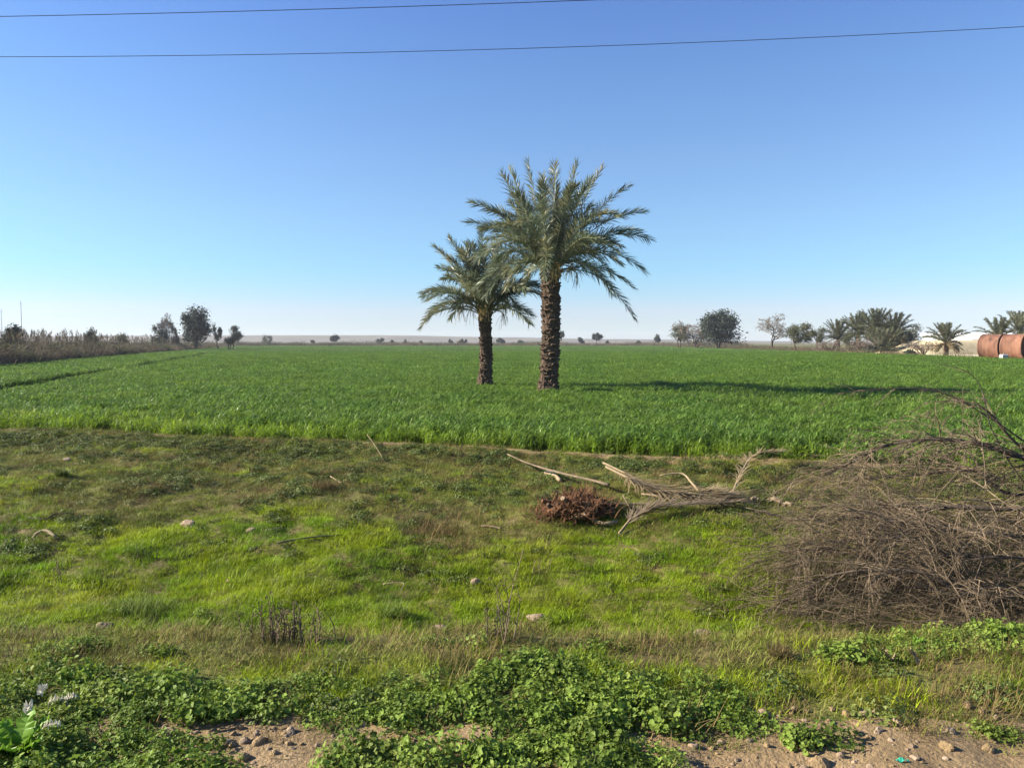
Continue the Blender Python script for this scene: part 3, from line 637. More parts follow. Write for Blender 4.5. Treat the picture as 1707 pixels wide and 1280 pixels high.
# ------------------------------------------------------------------ yard: rusty pipes, block, shed, masts
def pipe(label, p0, ax, L, r, seed, cap):
    rg = np.random.default_rng(seed); root = empty('rusty_pipe', (p0[0], p0[1], .1), label, 'steel pipe', 'rusty pipe sections')
    d = np.array([ax[0], ax[1], 0.]); u = np.array([-ax[1], ax[0], 0.]); z = np.array([0, 0, 1.]); k = 40
    a = np.arange(k) * 2 * math.pi / k; mb = MB(); c0 = z * r
    rings = [(0, r), (.04, r + .03), (.10, r + .03), (.12, r), (L * .5 - .03, r), (L * .5, r + .015), (L * .5 + .03, r), (L - .12, r), (L - .1, r + .04), (L, r + .04), (L, r - .06), (L - .5, r - .06), (.2, r - .06)]
    V = [c0 + d * s + rr * (np.cos(a)[:, None] * u + np.sin(a)[:, None] * z) for s, rr in rings]
    i = np.arange(len(rings) - 1)[:, None] * k; j = np.arange(k)[None]; j2 = (j + 1) % k
    mb.add(np.array(V), np.stack([i + j, i + j2, i + k + j2, i + k + j], -1).reshape(-1, 4))
    mb.build('shell', M['rust'], root, True)
    e = MB(); e.add(np.array([c0 + d * .22 + (r - .06) * (np.cos(t) * u + np.sin(t) * z) for t in a]), None, [(0, b, b + 1) for b in range(1, k - 1)]); e.build('end_plate', M['dark_rust'], root)
    for s in (.25, L - .3):                      # saddles under the pipe
        for t in (-.5, .5):
            f = MB(); q = d * s + u * (r * t); w = .12
            f.add([q + d * a_ * w + u * b_ * w + z * c_ for c_ in (-.1, r * .16) for a_, b_ in ((-1, -1), (1, -1), (1, 1), (-1, 1))],
                  [(0, 1, 5, 4), (1, 2, 6, 5), (2, 3, 7, 6), (3, 0, 4, 7), (4, 5, 6, 7)])
            f.build('saddle', M['dark_rust'], root)
    return root
ax = np.array([.547, -.837])
p0 = np.array([52.9, 87.0])
pipe('rusty pipe section lying farther back with its open end hidden', p0, ax, 2.15, 1.38, 1, False)
pipe('rusty pipe section whose dark open end faces the field', p0 + ax * 2.33, ax, 2.15, 1.38, 2, True)
bk = empty('concrete_block', tuple(gp(1673, 603)[:2]) + (.05,), 'weathered grey concrete block in front of the rusty pipes', 'concrete block')
mb = MB(); V = []
for zz, s in ((-.1, .30), (.62, .29), (.70, .24)):
    V += [(-s, -s, zz), (s, -s, zz), (s, s, zz), (-s, s, zz)]
mb.add(V, [(q * 4 + i, q * 4 + (i + 1) % 4, q * 4 + 4 + (i + 1) % 4, q * 4 + 4 + i) for q in range(2) for i in range(4)] + [(8, 9, 10, 11)]); mb.build('body', M['greywall'], bk)
mb = MB(); tube(mb, [(.12, -.1, .66), (.12, -.1, .9), (-.1, -.1, .9), (-.1, -.1, .66)], .02, 6); mb.build('lifting_loop', M['steel'], bk)

sh = empty('white_shed', (128, 242, 0), 'long low white shed with a flat sheet roof beyond the sandy bank', 'shed', None, R(-30))
mb = MB()
def box(mb, a, b, mi=0):
    (x0, y0, z0), (x1, y1, z1) = a, b
    mb.add([(x0, y0, z0), (x1, y0, z0), (x1, y1, z0), (x0, y1, z0), (x0, y0, z1), (x1, y0, z1), (x1, y1, z1), (x0, y1, z1)],
           [(0, 3, 2, 1), (4, 5, 6, 7), (0, 1, 5, 4), (1, 2, 6, 5), (2, 3, 7, 6), (3, 0, 4, 7)], None, mi)
box(mb, (0, 0, -.1), (60, 14, 3.9)); mb.build('wall', M['white'], sh)
mb = MB(); V = [(-.6, -.15, 3.9), (60.6, -.15, 3.9), (60.6, 7, 4.75), (-.6, 7, 4.75), (60.6, 14.8, 3.9), (-.6, 14.8, 3.9)]
V2 = [(x, y, z + .15) for x, y, z in V]
mb.add(V + V2, [(6, 7, 8, 9), (9, 8, 10, 11), (0, 3, 2, 1), (3, 5, 4, 2), (0, 1, 7, 6), (5, 11, 10, 4)], [(0, 6, 9), (0, 9, 3), (3, 9, 11), (3, 11, 5), (1, 2, 8), (1, 8, 7), (2, 4, 10), (2, 10, 8)]); mb.build('roof', M['white'], sh)
for k in range(6):
    mb = MB(); box(mb, (4 + k * 9.5, -.06, .2), (7.2 + k * 9.5, -.004, 3.0)); mb.build('door', M['greywall'], sh)
for lb, px, tp, D in (('tall thin steel mast rising behind the reed bank', 38, 500, 300), ('shorter thin mast at the very edge of the view behind the reeds', 5, 514, 310)):
    x = (px - W0 / 2) / FPX * D; Hh = CAM_Z + (569 - tp) / FPX * D
    o = empty('steel_mast', (x, D, 0), lb, 'mast'); mb = MB(); tube(mb, [(0, 0, 0), (0, 0, Hh * .5), (0, 0, Hh)], [.17, .13, .07], 8, cap=True); mb.build('pole', M['steel'], o)
    mb = MB(); tube(mb, [(-.7, 0, Hh * .93), (0, 0, Hh * .93), (.7, 0, Hh * .93)], .06, 6, cap=True); mb.build('cross_arm', M['steel'], o)

# ------------------------------------------------------------------ power lines overhead
for lb, ps, Yd in (('upper thin black power line crossing the top corner of the sky', [(0, 28), (450, 18), (1000, 0)], 14.0), ('lower thin black power line crossing the whole sky', [(0, 95), (420, 92), (900, 80), (1707, 45)], 16.0)):
    q = np.array([at(a, b, Yd) for a, b in ps]); cf = np.polyfit(q[:, 0], q[:, 2], 2); x = np.linspace(-42, 42, 120)
    mb = MB(); tube(mb, np.stack([x, 0 * x + Yd, np.polyval(cf, x)], -1), .006, 6); tag(mb.build('power_line', M['wire'], None, True), lb, 'cable', 'power lines overhead')

# ------------------------------------------------------------------ reeds and scrub round the field
def reed_clump(rg, w, h, n, stalks, mi=0):
    mb = MB(); b = np.concatenate([rg.normal(size=(n, 2)) * w * .35, np.zeros((n, 1))], 1)
    blades(mb, b, rg.uniform(0, 6.28, n), h * rg.uniform(.5, 1.0, n), np.full(n, .05) * rg.uniform(.6, 1.5, n), rg.uniform(0, .35, n), rg.uniform(.2, 1.3, n), 3, mi)
    m = n // 2; b2 = np.concatenate([rg.normal(size=(m, 2)) * w * .4, (h * rg.uniform(.1, .75, m))[:, None]], 1)
    blades(mb, b2, rg.uniform(0, 6.28, m), h * rg.uniform(.2, .5, m), np.full(m, .06), rg.uniform(.6, 1.5, m), rg.uniform(.3, 1.2, m), 2, mi)
    for k in range(stalks):
        p = np.array([*(rg.normal(size=2) * w * .3), h * .5]); d = np.array([rg.normal() * .18, rg.normal() * .18, 1])
        L = h * rg.uniform(.65, 1.25); tube(mb, [p, p + d * L * .5, p + d * L + [rg.normal() * .1, 0, 0]], [.022, .016, .01], 3, mi)
        e = p + d * L; f = 10
        blades(mb, e - d * L * .25 * rg.random((f, 1)), rg.uniform(0, 6.28, f), np.full(f, .35), np.full(f, .05), rg.uniform(.1, .7, f), np.full(f, .8), 2, mi)
    return mb
def bush_clump(rg, w, h, n, mi=1):
    mb = MB()
    for k in range(7):
        c = np.array([*(rg.normal(size=2) * w * .28), h * rg.uniform(.25, .8)])
        leafquads(mb, c + rg.normal(size=(n // 7, 3)) * np.array([w * .2, w * .2, h * .17]), rg.uniform(.08, .2, n // 7), rg, mi=mi)
    return mb
rg = np.random.default_rng(17)
protos = [reed_clump(rg, 1.8, 2.0, 170, s) for s in (0, 1, 2, 1)] + [bush_clump(rg, 2.2, 1.8, 700), reed_clump(rg, 1.6, 1.3, 150, 0)]
n = 5200; y = 45 * (395 / 45) ** rg.random(n); off = rg.random(n) ** 1.5 * (8 + y * .16); x = hedge_x(y) - .6 - off
k = (x > -.74 * y - 8); x, y, off = x[k], y[k], off[k]
idx = rg.choice(6, len(x), p=[.26, .2, .07, .17, .12, .18]); idx[off < .7] = rg.choice([0, 5], (off < .7).sum())
sc = rg.uniform(.75, 1.15, len(x)) * np.where(off < 1.5, .8, 1) * np.interp(y, [60, 150, 350], [1.05, .95, .8]) * (1 + .15 * vn(x, y, 14, 91))
scatter('reeds', protos, np.stack([x, y, 0 * x - .03], -1), rg.uniform(0, 6.28, len(x)), sc, idx, [M['reed'], M['olive']], 'tangled bank of dry grey brown reeds and brambles bordering the crop', rg.normal(size=(len(x), 2)) * .08)
def hedge_thing(name, label, cat, px, D, top, w, leaf, seed): leafy_tree(name, label, cat, px, D, top, w, leaf, seed, nleaf=1500, trunk=.1, clumps=11, stems=3)
hedge_thing('hedge_bush', 'dark purplish bush standing above the reeds close to the tall mast', 'bush', 24, 80, 541, 34, 'evergreen', 31)
hedge_thing('hedge_bush', 'small dark bush poking out of the middle of the reed bank', 'bush', 154, 112, 547, 20, 'evergreen', 32)
hedge_thing('hedge_bush', 'pale green bush far along the reed bank', 'bush', 205, 150, 550, 20, 'olive', 33)
# low scrub along the far and the yard-side edges of the field
rg = np.random.default_rng(19)
protos = [reed_clump(rg, 3.2, 1.2, 90, 0) for _ in range(2)] + [bush_clump(rg, 3.0, 1.3, 260)]
x1 = rg.uniform(-150, 110, 1500); y1 = FAR + 7 + 55 * rg.random(1500) ** 1.4
y2 = rg.uniform(100, 350, 900); x2 = right_x(y2) + 1.5 + 26 * rg.random(900) ** 1.6; k = (y2 > 140) | (x2 < 58); x2, y2 = x2[k], y2[k]
x, y = np.concatenate([x1, x2]), np.concatenate([y1, y2])
sc = rg.uniform(.6, 1.3, len(x)) * np.where(y > 340, 1.5, .8) * (1 + .4 * vn(x, y, 20, 92))
scatter('scrub', protos, np.stack([x, y, 0 * x - .05], -1), rg.uniform(0, 6.28, len(x)), sc, rg.choice(3, len(x), p=[.4, .4, .2]), [M['scrub'], M['olive']], 'low brown scrub fringing the far edges of the crop')

# ------------------------------------------------------------------ grass and weeds on the bank, the ditch and the verge
def proj(x, y, z):
    dz = z - CAM_Z; f = y * CP - dz * SP; u = y * SP + dz * CP
    return W0 / 2 + FPX * x / f, H0 / 2 - FPX * u / f
def sm(v, a, b): t = np.clip((v - a) / (b - a), 0, 1); return t * t * (3 - 2 * t)
def tuft(rg, r, n, l0, l1, w, lean, bend, mi=0, nseg=3):
    mb = MB(); a = rg.uniform(0, 6.28, n); q = r * np.sqrt(rg.random(n))
    b = np.stack([q * np.cos(a), q * np.sin(a), -.01 + 0 * q], -1)
    blades(mb, b, rg.uniform(0, 6.28, n), rg.uniform(l0, l1, n), w * rg.uniform(.7, 1.3, n), rg.uniform(0, lean, n), rg.uniform(.2, bend, n), nseg, mi); return mb
def ground_pts(density, y0, y1, rg):
    x, y = view_pts(density, y0, y1, rg, .70, 1.6); k = y < crop_edge(x) + .3; return x[k], y[k]
rg = np.random.default_rng(23)
# fresh bright grass in the ditch
protos = [tuft(rg, .13, 140, .02, .065, .0034, .9, 2.0) for _ in range(4)] + [tuft(rg, .12, 110, .035, .11, .004, .75, 1.8) for _ in range(2)]
x, y = ground_pts(185, 3.3, 16, rg); z = hz(x, y); t = tval(x, y); px, py = proj(x, y, z)
w = sm(t, .035, .09) * (1 - sm(t + .20 * vn(x, y, 1.8, 101), .36, .60)) + .20 * sm(vn(x, y, 1.5, 102), .2, .6) * (t > .5)
w = np.maximum(w, (.85 - .5 * sm(px + 120 * vn(x, y, .6, 107), 1080, 1280)) * sm(y + .12 * vn(x, y, .5, 108), 3.46, 3.62) * (1 - .85 * sm(y, 4.0, 4.2)) * (t < .0) * (.65 + .5 * vn(x, y, .7, 103)))
w *= 1 - .5 * sm(vn(x, y, .8, 104), .4, .75)
k = rg.random(len(x)) < w; x, y, z, t = x[k], y[k], z[k], t[k]
tall = rg.random(len(x)) < .12 + .35 * sm(vn(x, y, 1.0, 105), .15, .5)
scatter('grass', protos, np.stack([x, y, z], -1), rg.uniform(0, 6.28, len(x)), rg.uniform(.7, 1.25, len(x)) * (1 + .25 * vn(x, y, .6, 106)), np.where(tall, rg.integers(4, 6, len(x)), rg.integers(0, 4, len(x))),
        [M['grass']], 'bright yellow green grass carpeting the ditch', rg.normal(size=(len(x), 2)) * .12)
# dull mixed grass and thatch on the bank and along the brow of the verge
protos = [tuft(rg, .12, 90, .025, .08, .0036, 1.0, 1.8, 0) for _ in range(2)] + [tuft(rg, .12, 75, .03, .09, .0032, 1.4, 1.4, 1) for _ in range(2)] + [tuft(rg, .08, 50, .08, .2, .003, .8, 1.2, 1)]
x, y = ground_pts(140, 3.2, 17, rg); z = hz(x, y); t = tval(x, y); px, py = proj(x, y, z)
bank = sm(t + .20 * vn(x, y, 1.8, 101), .34, .55)
brow = sm(y, 3.85 + .15 * sm(900 - px, 0, 500), 4.12) * (1 - sm(t, .03, .08))
brow = np.maximum(brow, sm(px, 1080, 1300) * sm(y + .1 * vn(x, y, .4, 114), 3.40, 3.56) * (t < .06))
w = np.maximum(np.maximum(bank, brow * .95), .16)
bare = sm(vn(x, y, 1.3, 111), .35, .6) * sm(t, .55, .8) * .35 + .75 * sm(t, .955, .985) * (1 - sm(t, 1.02, 1.04)) * sm(vn(x, 0 * x, 1.6, 23) + .5 * sm(x, 0, 3), -.1, .3)
k = rg.random(len(x)) < w * (1 - bare); x, y, z, t, px, bank, brow = [v[k] for v in (x, y, z, t, px, bank, brow)]
dry = rg.random(len(x)) < np.where(t < .12, .46, .33 + .35 * vn(x, y, 1.1, 113))
idx = np.where(dry, np.where(rg.random(len(x)) < .07, 4, rg.integers(2, 4, len(x))), rg.integers(0, 2, len(x)))
scatter('dull_grass', protos, np.stack([x, y, z], -1), rg.uniform(0, 6.28, len(x)), rg.uniform(.7, 1.3, len(x)) * np.where(t < .1, 1.0, 1), idx, [M['dull'], M['thatch']],
        'dull olive grass and dry thatch over the bank and the brow of the ditch', rg.normal(size=(len(x), 2)) * .15)
# small leaved creeping weed on the bank
def leafy(rg, r, n, h0, h1, s0, s1, mi=0, stem=True, lobes=5, k=8):
    mb = MB(); a = rg.uniform(0, 6.28, n); q = r * np.sqrt(rg.random(n)); h = rg.uniform(h0, h1, n) * (1 - .5 * (q / r) ** 2)
    c = np.stack([q * np.cos(a), q * np.sin(a), h], -1); nr = np.stack([.5 * np.cos(a), .5 * np.sin(a), np.ones(n)], -1) + rg.normal(size=(n, 3)) * .38
    discs(mb, c, nr, rg.uniform(s0, s1, n), rg, lobes, k, mi=mi)
    if stem:
        m = n // 2; b = np.concatenate([c[:m, :2] * .4, np.zeros((m, 1))], 1); v = c[:m] - b; L = np.linalg.norm(v, axis=1)
        blades(mb, b, np.arctan2(v[:, 1], v[:, 0]), L, np.full(m, .004), np.arccos(v[:, 2] / L), 0 * L, 1, mi, 1, 6)
    return mb
protos = [leafy(rg, .13, 120, .012, .07, .007, .016, 0, False, 3, 6) for _ in range(4)]
x, y = ground_pts(75, 3.3, 17, rg); z = hz(x, y); t = tval(x, y)
w = sm(t + .18 * vn(x, y, 1.5, 121), .40, .62) * (.10 + .34 * sm(vn(x, y, 1.2, 122), -.2, .35)) * (1 - .9 * sm(t, .965, .985)) + .02 * sm(vn(x, y, .8, 123), .2, .5)
w = np.maximum(w, .16 * sm(y, 3.4, 3.6) * (1 - sm(y, 3.95, 4.1)) * sm(vn(x, y, .7, 125), -.2, .3))
w += .8 * sm(vn(x, 0 * x, 1.0, 124), -.5, 0) * sm(t, .86, .89) * (1 - sm(t, .93, .96))
k = rg.random(len(x)) < w; x, y, z = x[k], y[k], z[k]
scatter('creeping_weeds', protos, np.stack([x, y, z], -1), rg.uniform(0, 6.28, len(x)), rg.uniform(.6, 1.15, len(x)), rg.integers(0, 4, len(x)), [M['weed']],
        'small leaved creeping weeds matted over the bank below the crop', rg.normal(size=(len(x), 2)) * .2)
# round leaved mallow on the verge
protos = [leafy(rg, .10, 105, .012, .075, .004, .0145) for _ in range(4)] + [leafy(rg, .11, 105, .015, .125, .005, .020) for _ in range(2)]
x, y = view_pts(210, 2.85, 7.5, rg, .70, 1.0); z = hz(x, y); px, py = proj(x, y, z); t = tval(x, y)
nz = vn(x, y, .55, 131); nb = vn(x, y, .25, 132)
def el(cx, cy, rx, ry): return 1 - sm(np.hypot((px - cx) / rx, (py - cy) / ry) + .3 * nb, .7, 1.1)
w = sm(py, 1122, 1165) * (1 - sm(px, 1080, 1330)) * (1 - sm(py + 20 * nz, 1200, 1222))
w = np.maximum(w, (1 - sm(px + 90 * nz, 230, 330)) * sm(py, 1120 + 40 * nb, 1165))
w = np.maximum(w, (1 - sm(px, 380, 450)) * sm(py, 1228, 1250))
for e in ((940, 1200, 165, 110), (700, 1285, 190, 42), (1000, 1275, 110, 60), (1170, 1200, 130, 34), (1345, 1236, 52, 13), (1635, 1228, 60, 10), (120, 1085, 60, 16), (250, 1096, 50, 8), (770, 1075, 90, 8), (1640, 1070, 150, 26), (1460, 1092, 100, 20), (1250, 1215, 50, 10)):
    w = np.maximum(w, el(*e) * (.95 if e[1] > 1100 or e[0] < 500 else .6))
for e in ((420, 1232, 120, 30), (600, 1228, 170, 16), (760, 1226, 90, 18), (470, 1268, 90, 25)): w *= 1 - .95 * el(*e)
w = np.maximum(w, .025 * (t > .05) * sm(nz, .1, .4))
w *= .55 + .45 * sm(nb, -.45, .1)
k = rg.random(len(x)) < w; x, y, z, px, py, nz = [v[k] for v in (x, y, z, px, py, nz)]
big = rg.random(len(x)) < np.where((py > 1110) & (nz > 0), .5, .12)
scatter('mallow_weeds', protos, np.stack([x, y, z], -1), rg.uniform(0, 6.28, len(x)), rg.uniform(.6, 1.05, len(x)) * (1 + .25 * nz), np.where(big, rg.integers(4, 6, len(x)), rg.integers(0, 4, len(x))),
        [M['mallow']], 'round leaved green mallow weeds sprawling over the roadside verge', rg.normal(size=(len(x), 2)) * .15)
# pebbles and clods on the dirt
protos = []
for q in range(6):
    mb = MB(); rock(mb, .012 + .004 * q, rg, .65, q % 2); protos.append(mb)
x, y = view_pts(420, 2.85, 3.62, rg, .70, .8); z = hz(x, y); w = .35 + .65 * sm(vn(x, y, .5, 141), -.2, .4); k = rg.random(len(x)) < w; x, y, z = x[k], y[k], z[k]
scatter('gravel', protos, np.stack([x, y, z + .004], -1), rg.uniform(0, 6.28, len(x)), rg.lognormal(-.75, .5, len(x)).clip(.15, 1.9), rg.integers(0, 6, len(x)), [M['stone'], M['dirt']], 'loose gravel and clods on the dirt beside the verge', rg.normal(size=(len(x), 2)) * .4)

# ------------------------------------------------------------------ stones
rg = np.random.default_rng(29)
for px, py, wpx, fl, lb in [(176, 1050, 34, .62, 'pale tan boulder half sunk in the bright grass of the ditch'), (314, 878, 34, .5, 'long flat tan stone at the foot of the bank beside dark weeds'),
        (419, 888, 17, .7, 'small pinkish stone on the bank beyond the flat tan stone'), (794, 974, 20, .75, 'small rounded grey tan stone in the middle of the ditch grass'),
        (891, 1034, 36, .4, 'flat pinkish brown slab of stone beside the tall dry weed stalks'), (664, 1050, 24, .4, 'thin flat tan stone in the grass under a green tussock'),
        (734, 1050, 30, .4, 'flat brownish stone close to the thin flat one in the grass'), (1172, 1060, 40, .35, 'low flat earthy stone in the bright grass before the brush pile'),
        (380, 972, 13, .7, 'tiny pale stone in the grass above the dry weed clump'), (112, 768, 16, .5, 'small pinkish stone high on the bank near the crop'),
        (1201, 1244, 15, .8, 'rounded pale stone on the dirt at the end of the weeds'), (1402, 1264, 17, .85, 'upright oval cream stone alone on the dirt'), (1466, 1222, 16, .7, 'tan stone at the edge of grass on the dirt'),
        (1155, 1245, 20, .6, 'reddish brown stone on the dirt next to the mallow'), (1577, 1270, 13, .6, 'small white stone on the dirt far from the weeds'), (1340, 1256, 15, .6, 'brown stone in the dirt just under a mallow sprig')]:
    p = gp(px, py); mb = MB(); s = wpx / FPX * p[1] * .5; rock(mb, s, rg, fl)
    o = mb.build('stone', M['stone'], None, False); o.location = (p[0], p[1], p[2] + s * fl * .45); o.rotation_euler = (rg.normal() * .1, rg.normal() * .1, rg.uniform(-.4, .4)); tag(o, lb, 'stone')

# ------------------------------------------------------------------ weeds, tussocks and sticks that stand alone
def tussock(px, py, wpx, hpx, mat, lb, seed):
    rg = np.random.default_rng(seed); p = gp(px, py); w = wpx / FPX * p[1]; h = hpx / FPX * p[1]
    mb = tuft(rg, w * .42, 420, h * .6, h * 1.25, .006, .7, 1.3)
    o = mb.build('grass_tussock', M[mat]); o.location = p; tag(o, lb, 'grass tussock')
tussock(235, 1022, 95, 34, 'mallow', 'wide dark green tussock above the pale boulder in the ditch', 1)
tussock(655, 1030, 50, 30, 'mallow', 'round green tussock in the grass just above the thin flat stone', 2)
tussock(104, 794, 22, 16, 'weed', 'small dark rounded tussock alone high on the bank', 3)
tussock(540, 815, 50, 20, 'thatch', 'greyish dry tussock half way up the bank', 4)
tussock(735, 888, 90, 26, 'thatch', 'broad brown dead tussock on the lower bank', 5)
tussock(1300, 1098, 40, 26, 'thatch', 'brown dry tussock on the brow in front of the brush pile', 6)
def dry_weed(px, py, hpx, n, spread, lb, seed, straight=False):
    rg = np.random.default_rng(seed); p = gp(px, py); h = hpx / FPX * p[1]; mb = MB()
    for k in range(n):
        b = np.array([rg.normal() * spread, rg.normal() * spread * .6, -.02]); L = h * (1 if k == 0 else rg.uniform(.5, 1.0)); d = unit(np.array([rg.normal() * .12, rg.normal() * .12, 1]))
        q = smooth_line([b, b + d * L * .5 + rg.normal(size=3) * .015, b + d * L], 7); tube(mb, q, np.linspace(.0042, .0018, 7), 4)
        if not straight:
            for j in range(rg.integers(4, 9)):
                s = q[rg.integers(2, 7)]; e = s + unit(rg.normal(size=3) * [1, 1, .4] + [0, 0, .9]) * L * rg.uniform(.08, .25); tube(mb, [s, (s + e) / 2 + [0, 0, .01], e], [.002, .0018, .001], 3)
                leafquads(mb, e + rg.normal(size=(4, 3)) * .008, .014, rg)
    o = mb.build('dry_weed', M['twig']); o.location = p; tag(o, lb, 'dry weed', 'dead weed stalks')
dry_weed(438, 1072, 85, 10, .07, 'outermost clump of grey dead weed stalks, beside the wide dark tussock', 1)
dry_weed(472, 1072, 80, 14, .05, 'dense middle clump of grey dead weed stalks', 2)
dry_weed(506, 1070, 75, 9, .05, 'grey dead weed clump with a slanting stalk next to the upright stick', 3)
dry_weed(846, 1075, 172, 5, .03, 'tallest dead weed stalk rising behind the verge mallow', 4)
dry_weed(818, 1068, 60, 7, .04, 'short dead weed clump at the foot of the tallest stalk', 5)
dry_weed(560, 1072, 66, 1, .0, 'single straight dead stalk standing alone in the grass', 6, True)
dry_weed(103, 975, 60, 4, .04, 'sparse dead weed stalks in the grass far along the ditch', 7)
dry_weed(905, 958, 30, 3, .03, 'short leaning dead stalk below the brown palm stump', 8)
def stick(pts, r, mat, lb, name='stick', cat='stick'):
    q = np.array([gp(a, b, l) if not isinstance(l, tuple) else at(a, b, l[0]) for a, b, l in pts]); o0 = q[0].copy(); mb = MB(); n = 12
    c = smooth_line(q - o0, n); tube(mb, c + np.random.default_rng(len(lb)).normal(size=c.shape) * r * .25, np.interp(np.linspace(0, 1, n), [0, 1], r if isinstance(r, (list, tuple)) else [r, r * .6]), 7, cap=True) if not isinstance(r, (list, tuple)) else tube(mb, c, np.linspace(r[0], r[1], n), 7, cap=True)
    o = mb.build(name, M[mat], None, True); o.location = o0; return tag(o, lb, cat)
stick([(52, 905, .02), (62, 897, .06), (78, 896, .06), (95, 902, .03)], (.016, .02), 'cut', 'pale bent stick lying on the grass at the foot of the bank')
stick([(48, 868, .03), (72, 871, .04), (92, 864, .06)], (.014, .008), 'bark', 'dark crooked stick just uphill of the pale bent stick')
stick([(462, 910, .03), (520, 902, .05), (572, 897, .04)], (.012, .006), 'olive', 'long greenish stick lying across the lower bank')
stick([(803, 879, .02), (820, 882, .03), (836, 884, .02)], (.012, .012), 'cut', 'short pale stick on the bank near the brown palm stump')
stick([(612, 739, .16), (626, 752, .08), (640, 771, .03)], (.007, .005), 'straw', 'thin straw coloured stem leaning on the lip below the crop')
stick([(551, 800, .05), (569, 810, .04)], (.008, .006), 'straw', 'short straw stem beside the grey dry tussock')
stick([(638, 978, .03), (672, 982, .06), (668, 990, .03)], (.006, .004), 'straw', 'thin angled straw twig in the ditch grass')

# ------------------------------------------------------------------ cut palm debris
rg = np.random.default_rng(37)
c = gp(960, 857); st = empty('palm_stump', tuple(c), 'shaggy brown heap of palm stump fibre and cut leaf bases lying on the bank', 'palm stump')
mb = MB()
for k in range(7):
    q = MB(); rock(q, .15, rg, .7); v, qq, tt = q.arrays(); v = v + np.array([rg.uniform(-.40, .40), rg.uniform(-.3, .25), rg.uniform(.0, .16)]); mb.add(v, qq, tt)
n = 2200; th = rg.uniform(0, 6.28, n); b = np.stack([rg.normal(size=n) * .25, rg.normal(size=n) * .25, rg.uniform(.0, .29, n) ], -1); b[:, 2] *= np.clip(1.15 - abs(b[:, 0] - .08) * 1.6, .12, 1)
blades(mb, b, th, rg.uniform(.08, .34, n), rg.uniform(.006, .028, n), rg.uniform(.3, 1.6, n), rg.uniform(0, 1.4, n), 3)
mb.build('fibre_mass', M['fibre'], st); st.scale = (.86, .86, .80)
for k in range(16):
    th = rg.uniform(0, 6.28); e = rg.uniform(-.1, .9); p = np.array([rg.uniform(-.42, .42), rg.uniform(-.28, .05), rg.uniform(.05, .27)])
    d = np.array([math.cos(th) * math.cos(e), -abs(math.sin(th)) * math.cos(e), math.sin(e)]); mb = MB()
    tube(mb, [p - d * .1, p + d * .05, p + d * rg.uniform(.08, .16)], [.05, .045, .028], 6, cap=True); mb.build('leaf_base', M['fibre'] if k % 3 else M['boot'], st)
for p, d in (((-.16, -.2, .25), (-.05, -.06, .05)), ((.1, -.26, .2), (.05, -.05, .03)), ((.02, -.36, .06), (.09, -.05, .03)), ((.2, -.3, .13), (.06, -.04, .01))):
    mb = MB(); p = np.array(p); d = np.array(d); tube(mb, [p - d, p, p + d], [.035, .04, .034], 7, cap=True); mb.build('cut_end', M['cut'], st)
def dry_frond(pts, lb, seed, nl=60, ll=.4, rad=.018, lift=.0, mat='straw', sag=.25):
    """a fallen palm leaf: rib along the points, leaflets folded along it"""
    rg = np.random.default_rng(seed); q = np.array([gp(a, b, l) for a, b, l in pts]); o0 = q[0].copy(); c = smooth_line(q - o0, 20); d = unit(np.gradient(c, axis=0))
    root = empty('dry_palm_frond', tuple(o0), lb, 'palm frond', 'fallen dry palm fronds')
    mb = MB(); tube(mb, c, np.linspace(rad, .005, 20), 5, cap=True); mb.build('rib', M['straw'] if mat != 'straw' else M['cut'], root)
    s = rg.uniform(.15, 1, nl * 2); f = s * 18.99; i = f.astype(int); p = c[i] + (c[np.minimum(i + 1, 19)] - c[i]) * (f - i)[:, None]; t = d[i]
    sg = np.where(rg.random(nl * 2) < .5, -1, 1)[:, None]; sd = unit(np.cross(t, [0, 0, 1.]))
    al = rg.uniform(.15, .9, nl * 2)[:, None]; dr = t * np.cos(al) + sg * sd * np.sin(al) + np.array([0, 0, 1]) * rg.uniform(-.12, .35, nl * 2)[:, None]
    L = ll * rg.uniform(.6, 1.1, nl * 2); az = np.arctan2(dr[:, 1], dr[:, 0]); le = np.arccos(np.clip(unit(dr)[:, 2], -1, 1))
    mb = MB(); blades(mb, p, az, L, np.full(nl * 2, .018), le, rg.uniform(-.1, sag * 2, nl * 2), 3); mb.build('leaflets', M[mat], root); return root
dry_frond([(1010, 808, .25), (1080, 826, .12), (1150, 832, .06), (1212, 832, .05)], 'long straw coloured frond lying from the stump towards the brush pile', 1, 240, .55)
dry_frond([(1005, 800, .25), (1090, 822, .10), (1190, 842, .05)], 'thin frond tangled along the lower side of the long straw one', 2, 60, .35)
dry_frond([(970, 852, .08), (1080, 848, .06), (1225, 846, .05)], 'greyish frond stretched flat just below the long straw one', 3, 60, .3, mat='twig')
dry_frond([(1032, 895, .04), (1060, 876, .12), (1110, 864, .16), (1235, 846, .08)], 'dark drooping frond lowest on the bank beside the stump', 4, 90, .34, mat='twig')
dry_frond([(1218, 835, .05), (1236, 812, .22), (1258, 796, .34), (1300, 786, .30)], 'pale comb like frond rearing up beside the brush pile', 5, 60, .3)
dry_frond([(1240, 850, .03), (1290, 862, .03), (1320, 872, .03)], 'short brown frond scrap at the edge of the brush pile', 6, 30, .2, mat='twig')
mb = MB(); p = gp(1212, 834, .05); n = 150; b = rg.normal(size=(n, 3)) * [.03, .03, .02] + [-.32, 0, .02]
blades(mb, b, rg.normal(size=n) * .28, rg.uniform(.25, .42, n), np.full(n, .012), rg.uniform(1.2, 1.62, n), rg.normal(size=n) * .15, 2); o = mb.build('straw_broom', M['straw']); o.location = p
tag(o, 'pale fanned bundle of straw stems at the end of the long frond', 'straw bundle')
